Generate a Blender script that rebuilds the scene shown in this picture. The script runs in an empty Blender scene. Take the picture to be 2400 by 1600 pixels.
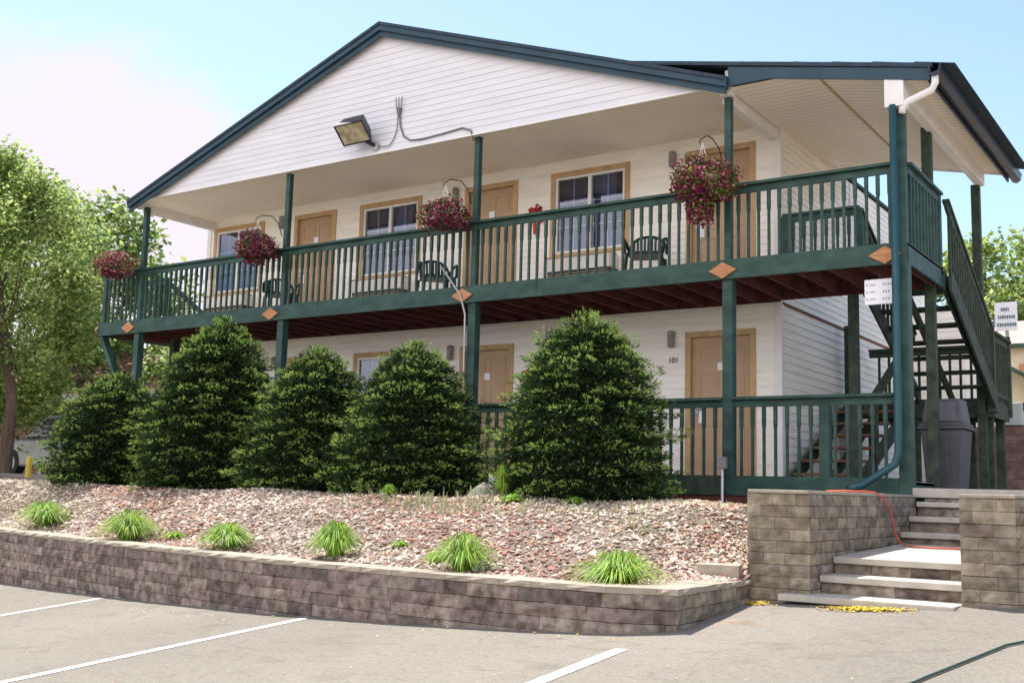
import bpy, math, random
from mathutils import Vector, Matrix
R = random.Random(7)
PI = math.pi
rad = math.radians
sc = bpy.context.scene
col = sc.collection

# ---------------- camera ----------------
CAM = Vector((8.93633, -12.72833, -0.22841))
YAW, PITCH, ROLL, FPX = 0.599472, 0.134160, 0.026628, 2578.1146
fw = Vector((-math.sin(YAW)*math.cos(PITCH), math.cos(YAW)*math.cos(PITCH), math.sin(PITCH)))
rt0 = Vector((math.cos(YAW), math.sin(YAW), 0)); up0 = rt0.cross(fw)
rt = rt0*math.cos(ROLL) + up0*math.sin(ROLL); up = -rt0*math.sin(ROLL) + up0*math.cos(ROLL)
cd = bpy.data.cameras.new("camera"); cam = bpy.data.objects.new("camera", cd); col.objects.link(cam)
m = Matrix((rt, up, -fw)).transposed().to_4x4(); m.translation = CAM; cam.matrix_world = m
cd.sensor_width = 36; cd.lens = 36*FPX/2400; cd.clip_end = 3000; cd.clip_start = .05
sc.camera = cam

# ---------------- sun, sky, exposure ----------------
SUN = Vector((-.46, .235, 1)).normalized()
elev = math.asin(SUN.z); azim = math.atan2(SUN.x, SUN.y)
sd = bpy.data.lights.new("sun", 'SUN'); sd.energy = 3.2; sd.angle = rad(.5); sd.color = (1, .95, .87)
so = bpy.data.objects.new("sun", sd); col.objects.link(so)
so.rotation_euler = (-SUN).to_track_quat('-Z', 'Y').to_euler(); so.location = (-10, 5, 30)
w = bpy.data.worlds.new("World"); sc.world = w; w.use_nodes = True
nt = w.node_tree; nt.nodes.clear(); L = nt.links
out = nt.nodes.new('ShaderNodeOutputWorld'); bg = nt.nodes.new('ShaderNodeBackground')
sky = nt.nodes.new('ShaderNodeTexSky'); sky.sky_type = 'NISHITA'; sky.sun_disc = False
sky.sun_elevation = elev; sky.sun_rotation = azim; sky.air_density = 1.0; sky.dust_density = .6; sky.ozone_density = 1.0
tc = nt.nodes.new('ShaderNodeTexCoord')
no = nt.nodes.new('ShaderNodeTexNoise'); no.inputs['Scale'].default_value = 4.5; no.inputs['Detail'].default_value = 7; no.inputs['Roughness'].default_value = .55
mp = nt.nodes.new('ShaderNodeMapping'); mp.inputs['Scale'].default_value = (1, 1, 2.0); mp.inputs['Location'].default_value = (.35, .1, .2)
L.new(tc.outputs['Generated'], mp.inputs[0]); L.new(mp.outputs[0], no.inputs[0])
# clouds gather towards the west-north-west, thinning overhead and to the east
dt = nt.nodes.new('ShaderNodeVectorMath'); dt.operation = 'DOT_PRODUCT'
dv = Vector((-.82, .55, .13)).normalized(); dt.inputs[1].default_value = dv
L.new(tc.outputs['Generated'], dt.inputs[0])
mr = nt.nodes.new('ShaderNodeMapRange'); mr.inputs[1].default_value = .952; mr.inputs[2].default_value = .992; mr.inputs[3].default_value = -.28; mr.inputs[4].default_value = .24
L.new(dt.outputs['Value'], mr.inputs[0])
ad = nt.nodes.new('ShaderNodeMath'); ad.operation = 'ADD'; L.new(no.outputs['Fac'], ad.inputs[0]); L.new(mr.outputs[0], ad.inputs[1])
cr = nt.nodes.new('ShaderNodeValToRGB'); cr.color_ramp.elements[0].position = .40; cr.color_ramp.elements[1].position = .66
L.new(ad.outputs[0], cr.inputs[0])
mx = nt.nodes.new('ShaderNodeMixRGB'); mx.inputs[2].default_value = (4.05, 3.78, 4.15, 1)
L.new(cr.outputs[0], mx.inputs[0]); L.new(sky.outputs[0], mx.inputs[1])
# added fill light: bright unseen cloud bank behind the camera, in the southern sky
d2 = nt.nodes.new('ShaderNodeVectorMath'); d2.operation = 'DOT_PRODUCT'; d2.inputs[1].default_value = Vector((.05, -.99, .10)).normalized(); L.new(tc.outputs['Generated'], d2.inputs[0])
m2 = nt.nodes.new('ShaderNodeMapRange'); m2.inputs[1].default_value = .35; m2.inputs[2].default_value = .85; m2.inputs[3].default_value = -.30; m2.inputs[4].default_value = .45; L.new(d2.outputs['Value'], m2.inputs[0])
a2 = nt.nodes.new('ShaderNodeMath'); a2.operation = 'ADD'; L.new(no.outputs['Fac'], a2.inputs[0]); L.new(m2.outputs[0], a2.inputs[1])
c2_ = nt.nodes.new('ShaderNodeValToRGB'); c2_.color_ramp.elements[0].position = .42; c2_.color_ramp.elements[1].position = .72; L.new(a2.outputs[0], c2_.inputs[0])
mx2 = nt.nodes.new('ShaderNodeMixRGB'); mx2.inputs[2].default_value = (9.0, 8.6, 8.9, 1); L.new(c2_.outputs[0], mx2.inputs[0]); L.new(mx.outputs[0], mx2.inputs[1]); L.new(mx2.outputs[0], bg.inputs[0])
bg.inputs[1].default_value = .086
L.new(bg.outputs[0], out.inputs[0])
sc.view_settings.view_transform = 'Standard'; sc.view_settings.look = 'None'; sc.view_settings.gamma = 1
sc.view_settings.use_curve_mapping = False; sc.view_settings.exposure = 1.5
sc.render.engine = 'CYCLES'
try:
    sc.cycles.max_bounces = 10; sc.cycles.diffuse_bounces = 8; sc.cycles.transparent_max_bounces = 12
except Exception: pass

# ---------------- materials ----------------
def mat(name, c, rough=.7, var=.12, scale=6, c2=None, bump=0, bscale=40, spec=.3, island=0, trans=0, stretch=(1,1,1), coat=0, detail=5, metal=0):
    m = bpy.data.materials.new(name); m.use_nodes = True; n = m.node_tree.nodes; l = m.node_tree.links
    b = n['Principled BSDF']; b.inputs['Roughness'].default_value = rough; b.inputs['Specular IOR Level'].default_value = spec
    b.inputs['Metallic'].default_value = metal
    if coat: b.inputs['Coat Weight'].default_value = coat
    t = n.new('ShaderNodeTexCoord'); mp = n.new('ShaderNodeMapping'); mp.inputs['Scale'].default_value = stretch
    l.new(t.outputs['Object'], mp.inputs[0])
    no = n.new('ShaderNodeTexNoise'); no.inputs['Scale'].default_value = scale; no.inputs['Detail'].default_value = detail
    l.new(mp.outputs[0], no.inputs[0])
    r = n.new('ShaderNodeValToRGB'); r.color_ramp.elements[0].position = .3; r.color_ramp.elements[1].position = .7
    ca = tuple(max(0, x*(1-var)) for x in c[:3])+(1,)
    cb = (tuple(c2)+(1,)) if c2 else tuple(min(1, x*(1+var)) for x in c[:3])+(1,)
    r.color_ramp.elements[0].color = ca; r.color_ramp.elements[1].color = cb
    last = r.outputs[0]
    l.new(no.outputs['Fac'], r.inputs[0])
    if island:
        g = n.new('ShaderNodeNewGeometry'); h = n.new('ShaderNodeHueSaturation')
        m1 = n.new('ShaderNodeMapRange'); m1.inputs[3].default_value = 1-island; m1.inputs[4].default_value = 1+island
        l.new(g.outputs['Random Per Island'], m1.inputs[0]); l.new(m1.outputs[0], h.inputs['Value'])
        m2 = n.new('ShaderNodeMath'); m2.operation = 'MULTIPLY'; m2.inputs[1].default_value = 37.7
        m3 = n.new('ShaderNodeMath'); m3.operation = 'FRACT'; l.new(g.outputs['Random Per Island'], m2.inputs[0]); l.new(m2.outputs[0], m3.inputs[0])
        m4 = n.new('ShaderNodeMapRange'); m4.inputs[3].default_value = .5-island*.06; m4.inputs[4].default_value = .5+island*.06
        l.new(m3.outputs[0], m4.inputs[0]); l.new(m4.outputs[0], h.inputs['Hue'])
        l.new(last, h.inputs['Color']); last = h.outputs[0]
    l.new(last, b.inputs['Base Color'])
    if bump:
        n2 = n.new('ShaderNodeTexNoise'); n2.inputs['Scale'].default_value = bscale; n2.inputs['Detail'].default_value = 4
        l.new(mp.outputs[0], n2.inputs[0]); bp = n.new('ShaderNodeBump'); bp.inputs['Strength'].default_value = bump; bp.inputs['Distance'].default_value = .01
        l.new(n2.outputs['Fac'], bp.inputs['Height']); l.new(bp.outputs[0], b.inputs['Normal'])
    if trans:
        tr = n.new('ShaderNodeBsdfTranslucent'); l.new(last, tr.inputs[0]); mi = n.new('ShaderNodeMixShader'); mi.inputs[0].default_value = trans
        o = n['Material Output']; l.new(b.outputs[0], mi.inputs[1]); l.new(tr.outputs[0], mi.inputs[2]); l.new(mi.outputs[0], o.inputs[0])
    return m

M = {}
M['siding'] = mat('vinyl_siding', (.88,.84,.77), .5, .075, 1.6, spec=.35, bump=.08, bscale=25, stretch=(1,1,6))  # same vinyl as the gable, lightened and warmed in place of bounce light
M['gable'] = mat('shade_toned_gable_siding', (.69,.68,.705), .5, .06, 1.0, spec=.3, bump=.08, bscale=25, stretch=(1,1,6))  # wall vinyl darkened and cooled: its sky-lit shade tone is put into the colour
M['soffit'] = mat('cream_soffit', (.90,.82,.70), .7, .05, 1.0, stretch=(1,1,1))
M['white'] = mat('white_trim', (.78,.76,.74), .45, .05, 4)
M['tan'] = mat('tan_trim', (.50,.33,.17), .6, .14, 9, stretch=(1,1,.4))
M['door'] = mat('tan_door', (.47,.325,.20), .55, .06, 5)
M['green'] = mat('green_paint', (.022,.062,.049), .55, .3, 7, c2=(.042,.092,.076), bump=.2, bscale=60, stretch=(.5,1,1))
M['greend'] = mat('worn_green_paint', (.028,.050,.036), .7, .35, 8, c2=(.062,.085,.058), bump=.25, bscale=50)
M['fascia'] = mat('sky_tinted_fascia', (.026,.058,.085), .5, .15, 3)  # same green paint as the timber, with the sky's blue cast mixed in
M['roof'] = mat('roof_shingle', (.035,.055,.075), .8, .3, 20, bump=.5, bscale=60)
M['gutter'] = mat('dark_gutter', (.02,.027,.05), .35, .15, 3)
M['under'] = mat('red_stained_joist', (.105,.032,.028), .8, .35, 8, stretch=(3,.4,1))
M['tread'] = mat('brown_tread', (.20,.085,.05), .75, .3, 9, stretch=(.3,3,1))
M['deckfloor'] = mat('deck_boards', (.46,.43,.39), .8, .2, 8)
M['cedar'] = mat('cedar_plate', (.46,.22,.10), .7, .22, 14, stretch=(.5,1,3))
M['dark'] = mat('black_metal', (.025,.022,.03), .45, .2, 8)
M['lens'] = mat('lamp_glass', (.50,.44,.30), .15, .4, 9, spec=.6)
M['chair'] = mat('green_plastic', (.012,.04,.035), .4, .12, 5)
M['concrete'] = mat('concrete', (.44,.405,.345), .85, .14, 6, bump=.3, bscale=80)
M['acwhite'] = mat('ac_white', (.70,.66,.60), .5, .06, 5)
M['grille'] = mat('ac_grille', (.04,.045,.05), .6, .2, 9)
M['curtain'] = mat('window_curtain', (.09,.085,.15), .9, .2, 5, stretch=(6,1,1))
M['curtainw'] = mat('pale_curtain', (.22,.24,.40), .9, .2, 5, stretch=(6,1,1))  # blue in the cloth stands in for the reflection on the panes
M['wire'] = mat('grey_cable', (.15,.15,.17), .6, .1, 5)
M['conduit'] = mat('metal_conduit', (.42,.42,.42), .4, .1, 8, metal=.3)
M['orange'] = mat('orange_cord', (.62,.10,.05), .5, .1, 8)
M['hosegreen'] = mat('green_hose', (.03,.065,.05), .4, .15, 8)
M['dspout'] = mat('teal_downspout', (.022,.075,.09), .4, .12, 4)
M['bin'] = mat('grey_plastic_bin', (.085,.084,.098), .5, .1, 6)
M['sign'] = mat('white_sign', (.82,.81,.86), .5, .04, 6)
M['ink'] = mat('sign_ink', (.09,.09,.11), .7, .2, 8)
M['inkg'] = mat('sign_green_ink', (.12,.2,.19), .7, .2, 8)
M['red'] = mat('red_petals', (.45,.02,.04), .6, .3, 20, island=.3)
M['ribbon'] = mat('dark_ribbon', (.07,.05,.08), .7, .2, 8)
M['lamp'] = mat('pewter_lamp', (.26,.24,.23), .4, .3, 12)
M['stone'] = mat('block_stone', (.185,.152,.112), .92, .25, 11, c2=(.33,.275,.21), bump=1.0, bscale=50, island=.24)
M['stoner'] = mat('plum_block_stone', (.125,.088,.072), .92, .30, 11, c2=(.29,.235,.20), bump=1.0, bscale=50, island=.38)
M['cap'] = mat('cap_stone', (.35,.30,.235), .9, .15, 12, bump=.6, bscale=60, island=.08)
M['rock'] = mat('garden_rock', (.20,.19,.165), .9, .3, 6, bump=.8, bscale=12)
M['pebble'] = mat('pebble', (.38,.29,.225), .85, .25, 3, c2=(.64,.545,.46), island=.50)
M['pebbler'] = mat('red_pebble', (.36,.19,.13), .85, .25, 3, c2=(.48,.29,.21), island=.4)
M['soil'] = mat('gravel_soil', (.13,.09,.07), .95, .4, 30, c2=(.27,.21,.17), bump=.8, bscale=90)
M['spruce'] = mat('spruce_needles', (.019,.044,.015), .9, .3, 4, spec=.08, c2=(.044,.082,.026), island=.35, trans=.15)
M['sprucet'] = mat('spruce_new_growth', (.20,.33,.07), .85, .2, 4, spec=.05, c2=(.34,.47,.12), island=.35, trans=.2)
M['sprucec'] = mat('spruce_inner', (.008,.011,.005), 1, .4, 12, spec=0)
M['bark'] = mat('bark', (.10,.07,.05), .9, .3, 12, bump=.8, bscale=30, stretch=(1,1,.3))
M['leaf'] = mat('maple_leaf', (.30,.41,.10), .6, .25, 2, c2=(.48,.57,.20), island=.4, trans=.5)
M['leafd'] = mat('dark_leaf', (.12,.20,.045), .6, .25, 2, c2=(.20,.30,.08), island=.4, trans=.35)
M['pine'] = mat('pine_needles', (.045,.085,.03), .7, .25, 2, c2=(.08,.13,.04), island=.35, trans=.2)
M['grassb'] = mat('grass_blade', (.19,.36,.03), .6, .2, 4, c2=(.36,.56,.07), island=.4, trans=.35)
M['grassy'] = mat('pale_weed', (.36,.40,.20), .8, .2, 4, c2=(.50,.50,.30), island=.3, trans=.3)
M['weed'] = mat('lime_weed', (.24,.42,.04), .6, .2, 4, c2=(.34,.52,.07), island=.3, trans=.35)
M['petal'] = mat('magenta_petal', (.15,.008,.045), .6, .3, 8, c2=(.27,.02,.09), island=.5, trans=.2)
M['petalp'] = mat('pink_petal', (.50,.12,.20), .6, .3, 8, c2=(.62,.26,.28), island=.4, trans=.25)
M['bleaf'] = mat('basket_leaf', (.10,.17,.03), .6, .25, 6, c2=(.20,.26,.05), island=.4, trans=.3)
M['yellow'] = mat('yellow_pollen', (.72,.50,.06), .8, .2, 9, island=.2)
M['paint'] = mat('white_line_paint', (.40,.39,.37), .8, .1, 34, c2=(.82,.82,.82))
M['car'] = mat('silver_car_paint', (.22,.22,.235), .3, .05, 3, spec=.6, coat=.5)
M['tyre'] = mat('tyre', (.03,.03,.03), .8, .1, 8)
M['glassd'] = mat('car_glass', (.05,.05,.06), .08, .1, 3, spec=.8)
M['ybol'] = mat('yellow_bollard', (.55,.42,.06), .6, .15, 5)
M['brownwall'] = mat('brown_house_wall', (.20,.10,.075), .85, .2, 5, stretch=(.3,1,1))
M['brownroof'] = mat('brown_roof', (.27,.13,.10), .85, .2, 5)
M['tanwall'] = mat('cream_office_wall', (.56,.50,.36), .85, .08, 3)
M['tanwall2'] = mat('rust_office_wall', (.42,.22,.12), .85, .08, 3)
M['peach'] = mat('peach_roof', (.50,.34,.26), .9, .12, 7, bump=.5, bscale=30)
M['brick'] = mat('brown_block_wall', (.17,.10,.085), .9, .25, 6, c2=(.24,.16,.13), bump=.5, bscale=20, island=.2)
M['mulch'] = mat('dirt', (.25,.20,.15), .95, .3, 5, bump=.4, bscale=20)

def asphalt():
    m = bpy.data.materials.new('sunbleached_asphalt'); m.use_nodes = True; n = m.node_tree.nodes; l = m.node_tree.links
    b = n['Principled BSDF']; b.inputs['Roughness'].default_value = .9; b.inputs['Specular IOR Level'].default_value = .2
    t = n.new('ShaderNodeTexCoord')
    def noise(s, d, st=(1,1,1), dist=0):
        mp = n.new('ShaderNodeMapping'); mp.inputs['Scale'].default_value = st; l.new(t.outputs['Object'], mp.inputs[0])
        x = n.new('ShaderNodeTexNoise'); x.inputs['Scale'].default_value = s; x.inputs['Detail'].default_value = d; x.inputs['Distortion'].default_value = dist; l.new(mp.outputs[0], x.inputs[0]); return x
    def ramp(src, p0, c0, p1, c1):
        r = n.new('ShaderNodeValToRGB'); r.color_ramp.elements[0].position = p0; r.color_ramp.elements[1].position = p1
        r.color_ramp.elements[0].color = c0+(1,); r.color_ramp.elements[1].color = c1+(1,); l.new(src, r.inputs[0]); return r
    def mul(a, bb, f=1):
        x = n.new('ShaderNodeMixRGB'); x.blend_type = 'MULTIPLY'; x.inputs[0].default_value = f; l.new(a, x.inputs[1]); l.new(bb, x.inputs[2]); return x.outputs[0]
    big = ramp(noise(.45, 6, (1,.5,1), .4).outputs['Fac'], .32, (.185,.168,.145), .68, (.228,.208,.178))
    st = ramp(noise(2.3, 6, (1,1.6,1), 1.2).outputs['Fac'], .28, (.80,.79,.78), .45, (1,1,1))
    fine = ramp(noise(160, 3).outputs['Fac'], .35, (.72,.72,.72), .65, (1.22,1.2,1.18))
    mid = ramp(noise(26, 5).outputs['Fac'], .3, (.88,.88,.88), .7, (1.1,1.1,1.08))
    c = mul(mul(mul(big.outputs[0], st.outputs[0]), fine.outputs[0]), mid.outputs[0])
    vo = n.new('ShaderNodeTexVoronoi'); vo.feature = 'DISTANCE_TO_EDGE'; vo.inputs['Scale'].default_value = .32
    wn = noise(1.6, 5); mp = n.new('ShaderNodeMixRGB'); mp.inputs[0].default_value = .22; l.new(t.outputs['Object'], mp.inputs[1]); l.new(wn.outputs['Color'], mp.inputs[2]); l.new(mp.outputs[0], vo.inputs['Vector'])
    ck = ramp(vo.outputs['Distance'], .0, (.62,.60,.58), .004, (1,1,1)); c = mul(c, ck.outputs[0], .3)
    l.new(c, b.inputs['Base Color'])
    bp = n.new('ShaderNodeBump'); bp.inputs['Strength'].default_value = .5; bp.inputs['Distance'].default_value = .006
    l.new(noise(120, 4).outputs['Fac'], bp.inputs['Height']); l.new(bp.outputs[0], b.inputs['Normal'])
    return m
M['asphalt'] = asphalt()

def glass():
    m = bpy.data.materials.new('window_glass'); m.use_nodes = True; n = m.node_tree.nodes; l = m.node_tree.links; n.remove(n['Principled BSDF'])
    tr = n.new('ShaderNodeBsdfTransparent'); tr.inputs[0].default_value = (.72,.76,.88,1)
    g = n.new('ShaderNodeBsdfGlossy'); g.inputs[0].default_value = (.8,.85,1,1); g.inputs['Roughness'].default_value = .03
    f = n.new('ShaderNodeFresnel'); f.inputs[0].default_value = 1.7
    a = n.new('ShaderNodeMath'); a.operation = 'ADD'; a.inputs[1].default_value = .06; l.new(f.outputs[0], a.inputs[0])
    x = n.new('ShaderNodeMixShader'); l.new(a.outputs[0], x.inputs[0]); l.new(tr.outputs[0], x.inputs[1]); l.new(g.outputs[0], x.inputs[2]); l.new(x.outputs[0], n['Material Output'].inputs[0])
    return m
M['glass'] = glass()

# ---------------- builders ----------------
ORG = {}
def tag(o, label=None, cat=None, group=None, kind=None):
    if label: o['label'] = label
    if cat: o['category'] = cat
    if group: o['group'] = group
    if kind: o['kind'] = kind
    return o
def empty(name, loc, label, cat, group=None):
    o = bpy.data.objects.new(name, None); col.objects.link(o); o.location = loc; o.empty_display_size = .2
    ORG[o.name] = Vector(loc); return tag(o, label, cat, group)
class MB:
    def __init__(s): s.v = []; s.f = []; s.m = []
    def poly(s, pts, mi=0):
        k = len(s.v); s.v += [tuple(p) for p in pts]; s.f.append(tuple(range(k, k+len(pts)))); s.m.append(mi); return s
    def hexa(s, p, mi=0):   # 8 points: bottom ring 0-3, top ring 4-7
        k = len(s.v); s.v += [tuple(q) for q in p]
        for f in ((3,2,1,0),(4,5,6,7),(0,1,5,4),(1,2,6,5),(2,3,7,6),(3,0,4,7)): s.f.append(tuple(k+i for i in f)); s.m.append(mi)
        return s
    def box(s, a, b, mi=0):
        x0,x1 = sorted((a[0],b[0])); y0,y1 = sorted((a[1],b[1])); z0,z1 = sorted((a[2],b[2]))
        return s.hexa([(x0,y0,z0),(x1,y0,z0),(x1,y1,z0),(x0,y1,z0),(x0,y0,z1),(x1,y0,z1),(x1,y1,z1),(x0,y1,z1)], mi)
    def bar(s, p, q, wd, ht, mi=0, side=None):   # rectangular bar along p->q
        p = Vector(p); q = Vector(q); d = (q-p).normalized()
        sd = Vector(side) if side else (d.cross(Vector((0,0,1))) if abs(d.z) < .95 else Vector((1,0,0)))
        sd = (sd - d*sd.dot(d)).normalized()*wd/2; u = d.cross(sd).normalized()*ht/2
        return s.hexa([p-sd-u, p+sd-u, q+sd-u, q-sd-u, p-sd+u, p+sd+u, q+sd+u, q-sd+u], mi)
    def tube(s, pts, r, n=8, mi=0, cap=True):
        pts = [Vector(p) for p in pts]; rs = r if isinstance(r, (list,tuple)) else [r]*len(pts); k0 = len(s.v)
        prev = None
        for i, p in enumerate(pts):
            d = (pts[min(i+1,len(pts)-1)]-pts[max(i-1,0)]).normalized()
            a = prev if prev is not None else (Vector((0,0,1)) if abs(d.z) < .9 else Vector((1,0,0)))
            a = (a-d*a.dot(d)).normalized(); prev = a; b = d.cross(a)
            for j in range(n): t = 2*PI*j/n; s.v.append(tuple(p+(a*math.cos(t)+b*math.sin(t))*rs[i]))
        for i in range(len(pts)-1):
            for j in range(n):
                s.f.append((k0+i*n+j, k0+i*n+(j+1)%n, k0+(i+1)*n+(j+1)%n, k0+(i+1)*n+j)); s.m.append(mi)
        if cap:
            s.f.append(tuple(k0+j for j in reversed(range(n)))); s.m.append(mi)
            e = k0+(len(pts)-1)*n; s.f.append(tuple(e+j for j in range(n))); s.m.append(mi)
        return s
    def prism(s, pts2, y0, y1, mi=0):    # polygon in XZ extruded along Y
        n = len(pts2); k = len(s.v)
        s.v += [(x,y0,z) for x,z in pts2]+[(x,y1,z) for x,z in pts2]
        s.f.append(tuple(range(k,k+n))); s.m.append(mi); s.f.append(tuple(reversed(range(k+n,k+2*n)))); s.m.append(mi)
        for i in range(n): j = (i+1)%n; s.f.append((k+j,k+i,k+n+i,k+n+j)); s.m.append(mi)
        return s
    def build(s, name, mats, parent=None, bevel=0, smooth=False, label=None):
        o3 = ORG[parent.name] if parent is not None else Vector((0,0,0))
        me = bpy.data.meshes.new(name)
        me.from_pydata([(a[0]-o3.x, a[1]-o3.y, a[2]-o3.z) for a in s.v], [], s.f)
        if not isinstance(mats, (list,tuple)): mats = [mats]
        for q in mats: me.materials.append(q)
        if len(mats) > 1: me.polygons.foreach_set('material_index', s.m)
        if smooth: me.polygons.foreach_set('use_smooth', [True]*len(s.f))
        me.update()
        o = bpy.data.objects.new(name, me); col.objects.link(o)
        if parent is not None: o.parent = parent
        ORG[o.name] = o3
        if bevel: b = o.modifiers.new('bevel', 'BEVEL'); b.width = bevel; b.segments = 2; b.limit_method = 'ANGLE'
        if label: o['label'] = label
        return o
def top(mb, name, mats, label, cat, group=None, kind=None, base=None, **k):   # a thing that is one mesh, origin at its base
    e = Vector(base) if base else Vector((0,0,0))
    mb.v = [(a[0]-e.x, a[1]-e.y, a[2]-e.z) for a in mb.v]
    o = mb.build(name, mats, None, **k); o.location = e
    return tag(o, label, cat, group, kind)
def copy_tree(o, parent=None):
    c = o.copy(); col.objects.link(c); c.parent = parent
    for ch in o.children: copy_tree(ch, c)
    return c
def text_mesh(txt, size):
    cu = bpy.data.curves.new('txt', 'FONT'); cu.body = txt; cu.size = size; cu.extrude = .002; cu.align_x = 'CENTER'
    o = bpy.data.objects.new('txt', cu); col.objects.link(o)
    dg = bpy.context.evaluated_depsgraph_get(); me = bpy.data.meshes.new_from_object(o.evaluated_get(dg))
    vs = [v.co.copy() for v in me.vertices]; fs = [tuple(p.vertices) for p in me.polygons]
    bpy.data.objects.remove(o); bpy.data.curves.remove(cu); bpy.data.meshes.remove(me); return vs, fs

# ---------------- setting: ground ----------------
def lotz(x, y): x = max(-14, min(13, x)); return -1.042+.045*x+.08*max(-45, y)
def sm(a, b, t): t = max(0, min(1, (t-a)/(b-a))); return t*t*(3-2*t)
def gz(x, y): k = sm(-3.4, -1.4, y); return (lotz(x,y)-.04)*(1-k) + (-.40)*k if y < 0 else -.40 + .26*sm(0, .6, y)*0 
def grid(xs, ys, fz, mat_i=0):
    mb = MB(); nx, ny = len(xs), len(ys)
    for y in ys:
        for x in xs: mb.v.append((x, y, fz(x,y)))
    for j in range(ny-1):
        for i in range(nx-1): a = j*nx+i; mb.f.append((a,a+1,a+nx+1,a+nx)); mb.m.append(0)
    return mb
def frange(a, b, n): return [a+(b-a)*i/n for i in range(n+1)]
xs = [-900,-300,-100,-50]+frange(-30,5,35)+[5.3,5.5,7.2,7.35,8,9,10,12,15,20]+[50,120,400,900]
ys = [-900,-300,-100]+frange(-45,-6,20)+frange(-5.8,1,34)+[3,8,20,60,200,600,1400]
def gfar(x, y):
    if 5.4 < x < 7.3 and -5 < y < .8: return -1.16
    if y >= -1: 
        base = -.40+.24*sm(-8.5,-12, x)*1.0 if x < -8 else -.40
        return base + .30*sm(5.5,6.2,y)*(1 if x > 4 else 0)
    k = sm(-3.0, -1.0, y)
    return (lotz(x,y)-.05)*(1-k)+(-.40+(.24*sm(-8.5,-12,x) if x < -8 else 0))*k
tag(grid(xs, ys, gfar).build('ground', M['mulch']), kind='structure')
# parking lot sheet in front of the walls
mb = grid([-40,-20]+frange(-12,12,24)+[25], [-60,-30]+frange(-16,-3.62,12), lotz); tag(mb.build('parking_lot', M['asphalt']), kind='structure')

# wall front polyline (outer face of retaining wall)
WALL = [(-13.5,-2.35),(-9.5,-3.05),(-5.03,-4.26),(-3.2,-4.66),(-1.3,-5.0),(1.09,-5.36),(2.78,-5.48),(4.07,-5.49),(4.95,-5.42),(5.33,-5.22),(5.30,-3.74)]
def wally(x):
    for (a,b),(c,d) in zip(WALL[:-2], WALL[1:-1]):
        if a <= x <= c: return b+(d-b)*(x-a)/(c-a)
    return WALL[-2][1]
# gravel bed
def bedz(x, y):
    y0 = wally(min(x,5.3))+.28+1.02*sm(4.1,5.08,x)
    t = (y-y0)/max(.3,(-2.55-y0))
    z = -.95 + .62*sm(-.05, 1.0, t)
    if x < -7: z = max(z, -.95+.72*sm(-7,-10.5,x))
    return z + .018*math.sin(x*3.1+y*2)+.014*math.sin(y*5.3-x*1.7)
WALLB = WALL[-1]
def bed_inside(x, y): return wally(min(x,5.3))+.24 < y < .9 and x < 5.32
mb = MB(); xs2 = frange(-13.5,4.3,90)+frange(4.3,5.31,26)[1:]; nx = len(xs2)-1; ny = 70
for j in range(ny+1):
    for x in xs2:
        y0 = wally(x)+.20; y = y0+(.9-y0)*j/ny; mb.v.append((x,y,bedz(x,y)))
for j in range(ny):
    for i in range(nx): a = j*(nx+1)+i; mb.f.append((a,a+1,a+nx+2,a+nx+1)); mb.m.append(0)
tag(mb.build('gravel_bed', M['soil'], smooth=True), kind='structure')
# pebbles (uncountable)
mb = MB()
def pebble(x, y, z, s, mi):
    k = len(mb.v); a = R.uniform(0, 2*PI); ca, sa = math.cos(a), math.sin(a); lx, ly, lz = s*R.uniform(.7,1.5), s*R.uniform(.55,1), s*R.uniform(.4,.8)
    tx, ty = R.uniform(-.4,.4), R.uniform(-.4,.4)
    for (p,q,r_) in ((1,0,0),(.3,1,0),(-.9,.3,0),(-.2,-1,0),(.15,.1,1),(0,0,-1)):
        px, py, pz = p*lx, q*ly, r_*lz+p*tx*lx+q*ty*ly; mb.v.append((x+px*ca-py*sa, y+px*sa+py*ca, z+pz))
    for f in ((0,1,4),(1,2,4),(2,3,4),(3,0,4),(1,0,5),(2,1,5),(3,2,5),(0,3,5)): mb.f.append(tuple(k+i for i in f)); mb.m.append(mi)
cnt = 0
while cnt < 40000:
    x = 5.25-13.5*R.random()**1.05; y0 = wally(x)+.30; y = y0+(-.7-y0)*R.random()
    s = R.uniform(.010,.038)*(.7 if R.random()<.5 else 1); pebble(x, y, bedz(x,y)+s*.3, s, 1 if R.random() < .30+.2*math.sin(x*1.3+y*2) else 0); cnt += 1
for _ in range(2600):
    x = R.uniform(4.5,5.27); y = R.uniform(-4.9,-3.3); s = R.uniform(.012,.026); pebble(x, y, bedz(x,y)+s*.3, s, 1 if R.random() < .4 else 0)
tag(mb.build('gravel', [M['pebble'],M['pebbler']]), 'loose pinkish river gravel spread over the garden bed', 'gravel', kind='stuff')

# parking lines
def strip(x0, y0, x1, y1, wd):
    mb = MB(); d = Vector((x1-x0,y1-y0,0)); n = Vector((-d.y,d.x,0)).normalized()*wd/2; k = 260; jl = [1+R.uniform(-.05,.05) for _ in range(k+1)]; jr = [1+R.uniform(-.05,.05) for _ in range(k+1)]
    for i in range(k):
        p = [Vector((x0,y0,0))+d*i/k-n*jl[i], Vector((x0,y0,0))+d*i/k+n*jr[i], Vector((x0,y0,0))+d*(i+1)/k+n*jr[i+1], Vector((x0,y0,0))+d*(i+1)/k-n*jl[i+1]]
        mb.poly([(q.x,q.y,lotz(q.x,q.y)+.004) for q in reversed(p)])
    return mb
for a in ((-1.68,-5.05,-1.55,-10,.10),(1.86,-5.50,1.55,-11.5,.10),(5.26,-5.93,5.30,-11.5,.11)):
    o = strip(*a).build('road_marking', M['paint']); tag(o, kind='structure')

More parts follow.
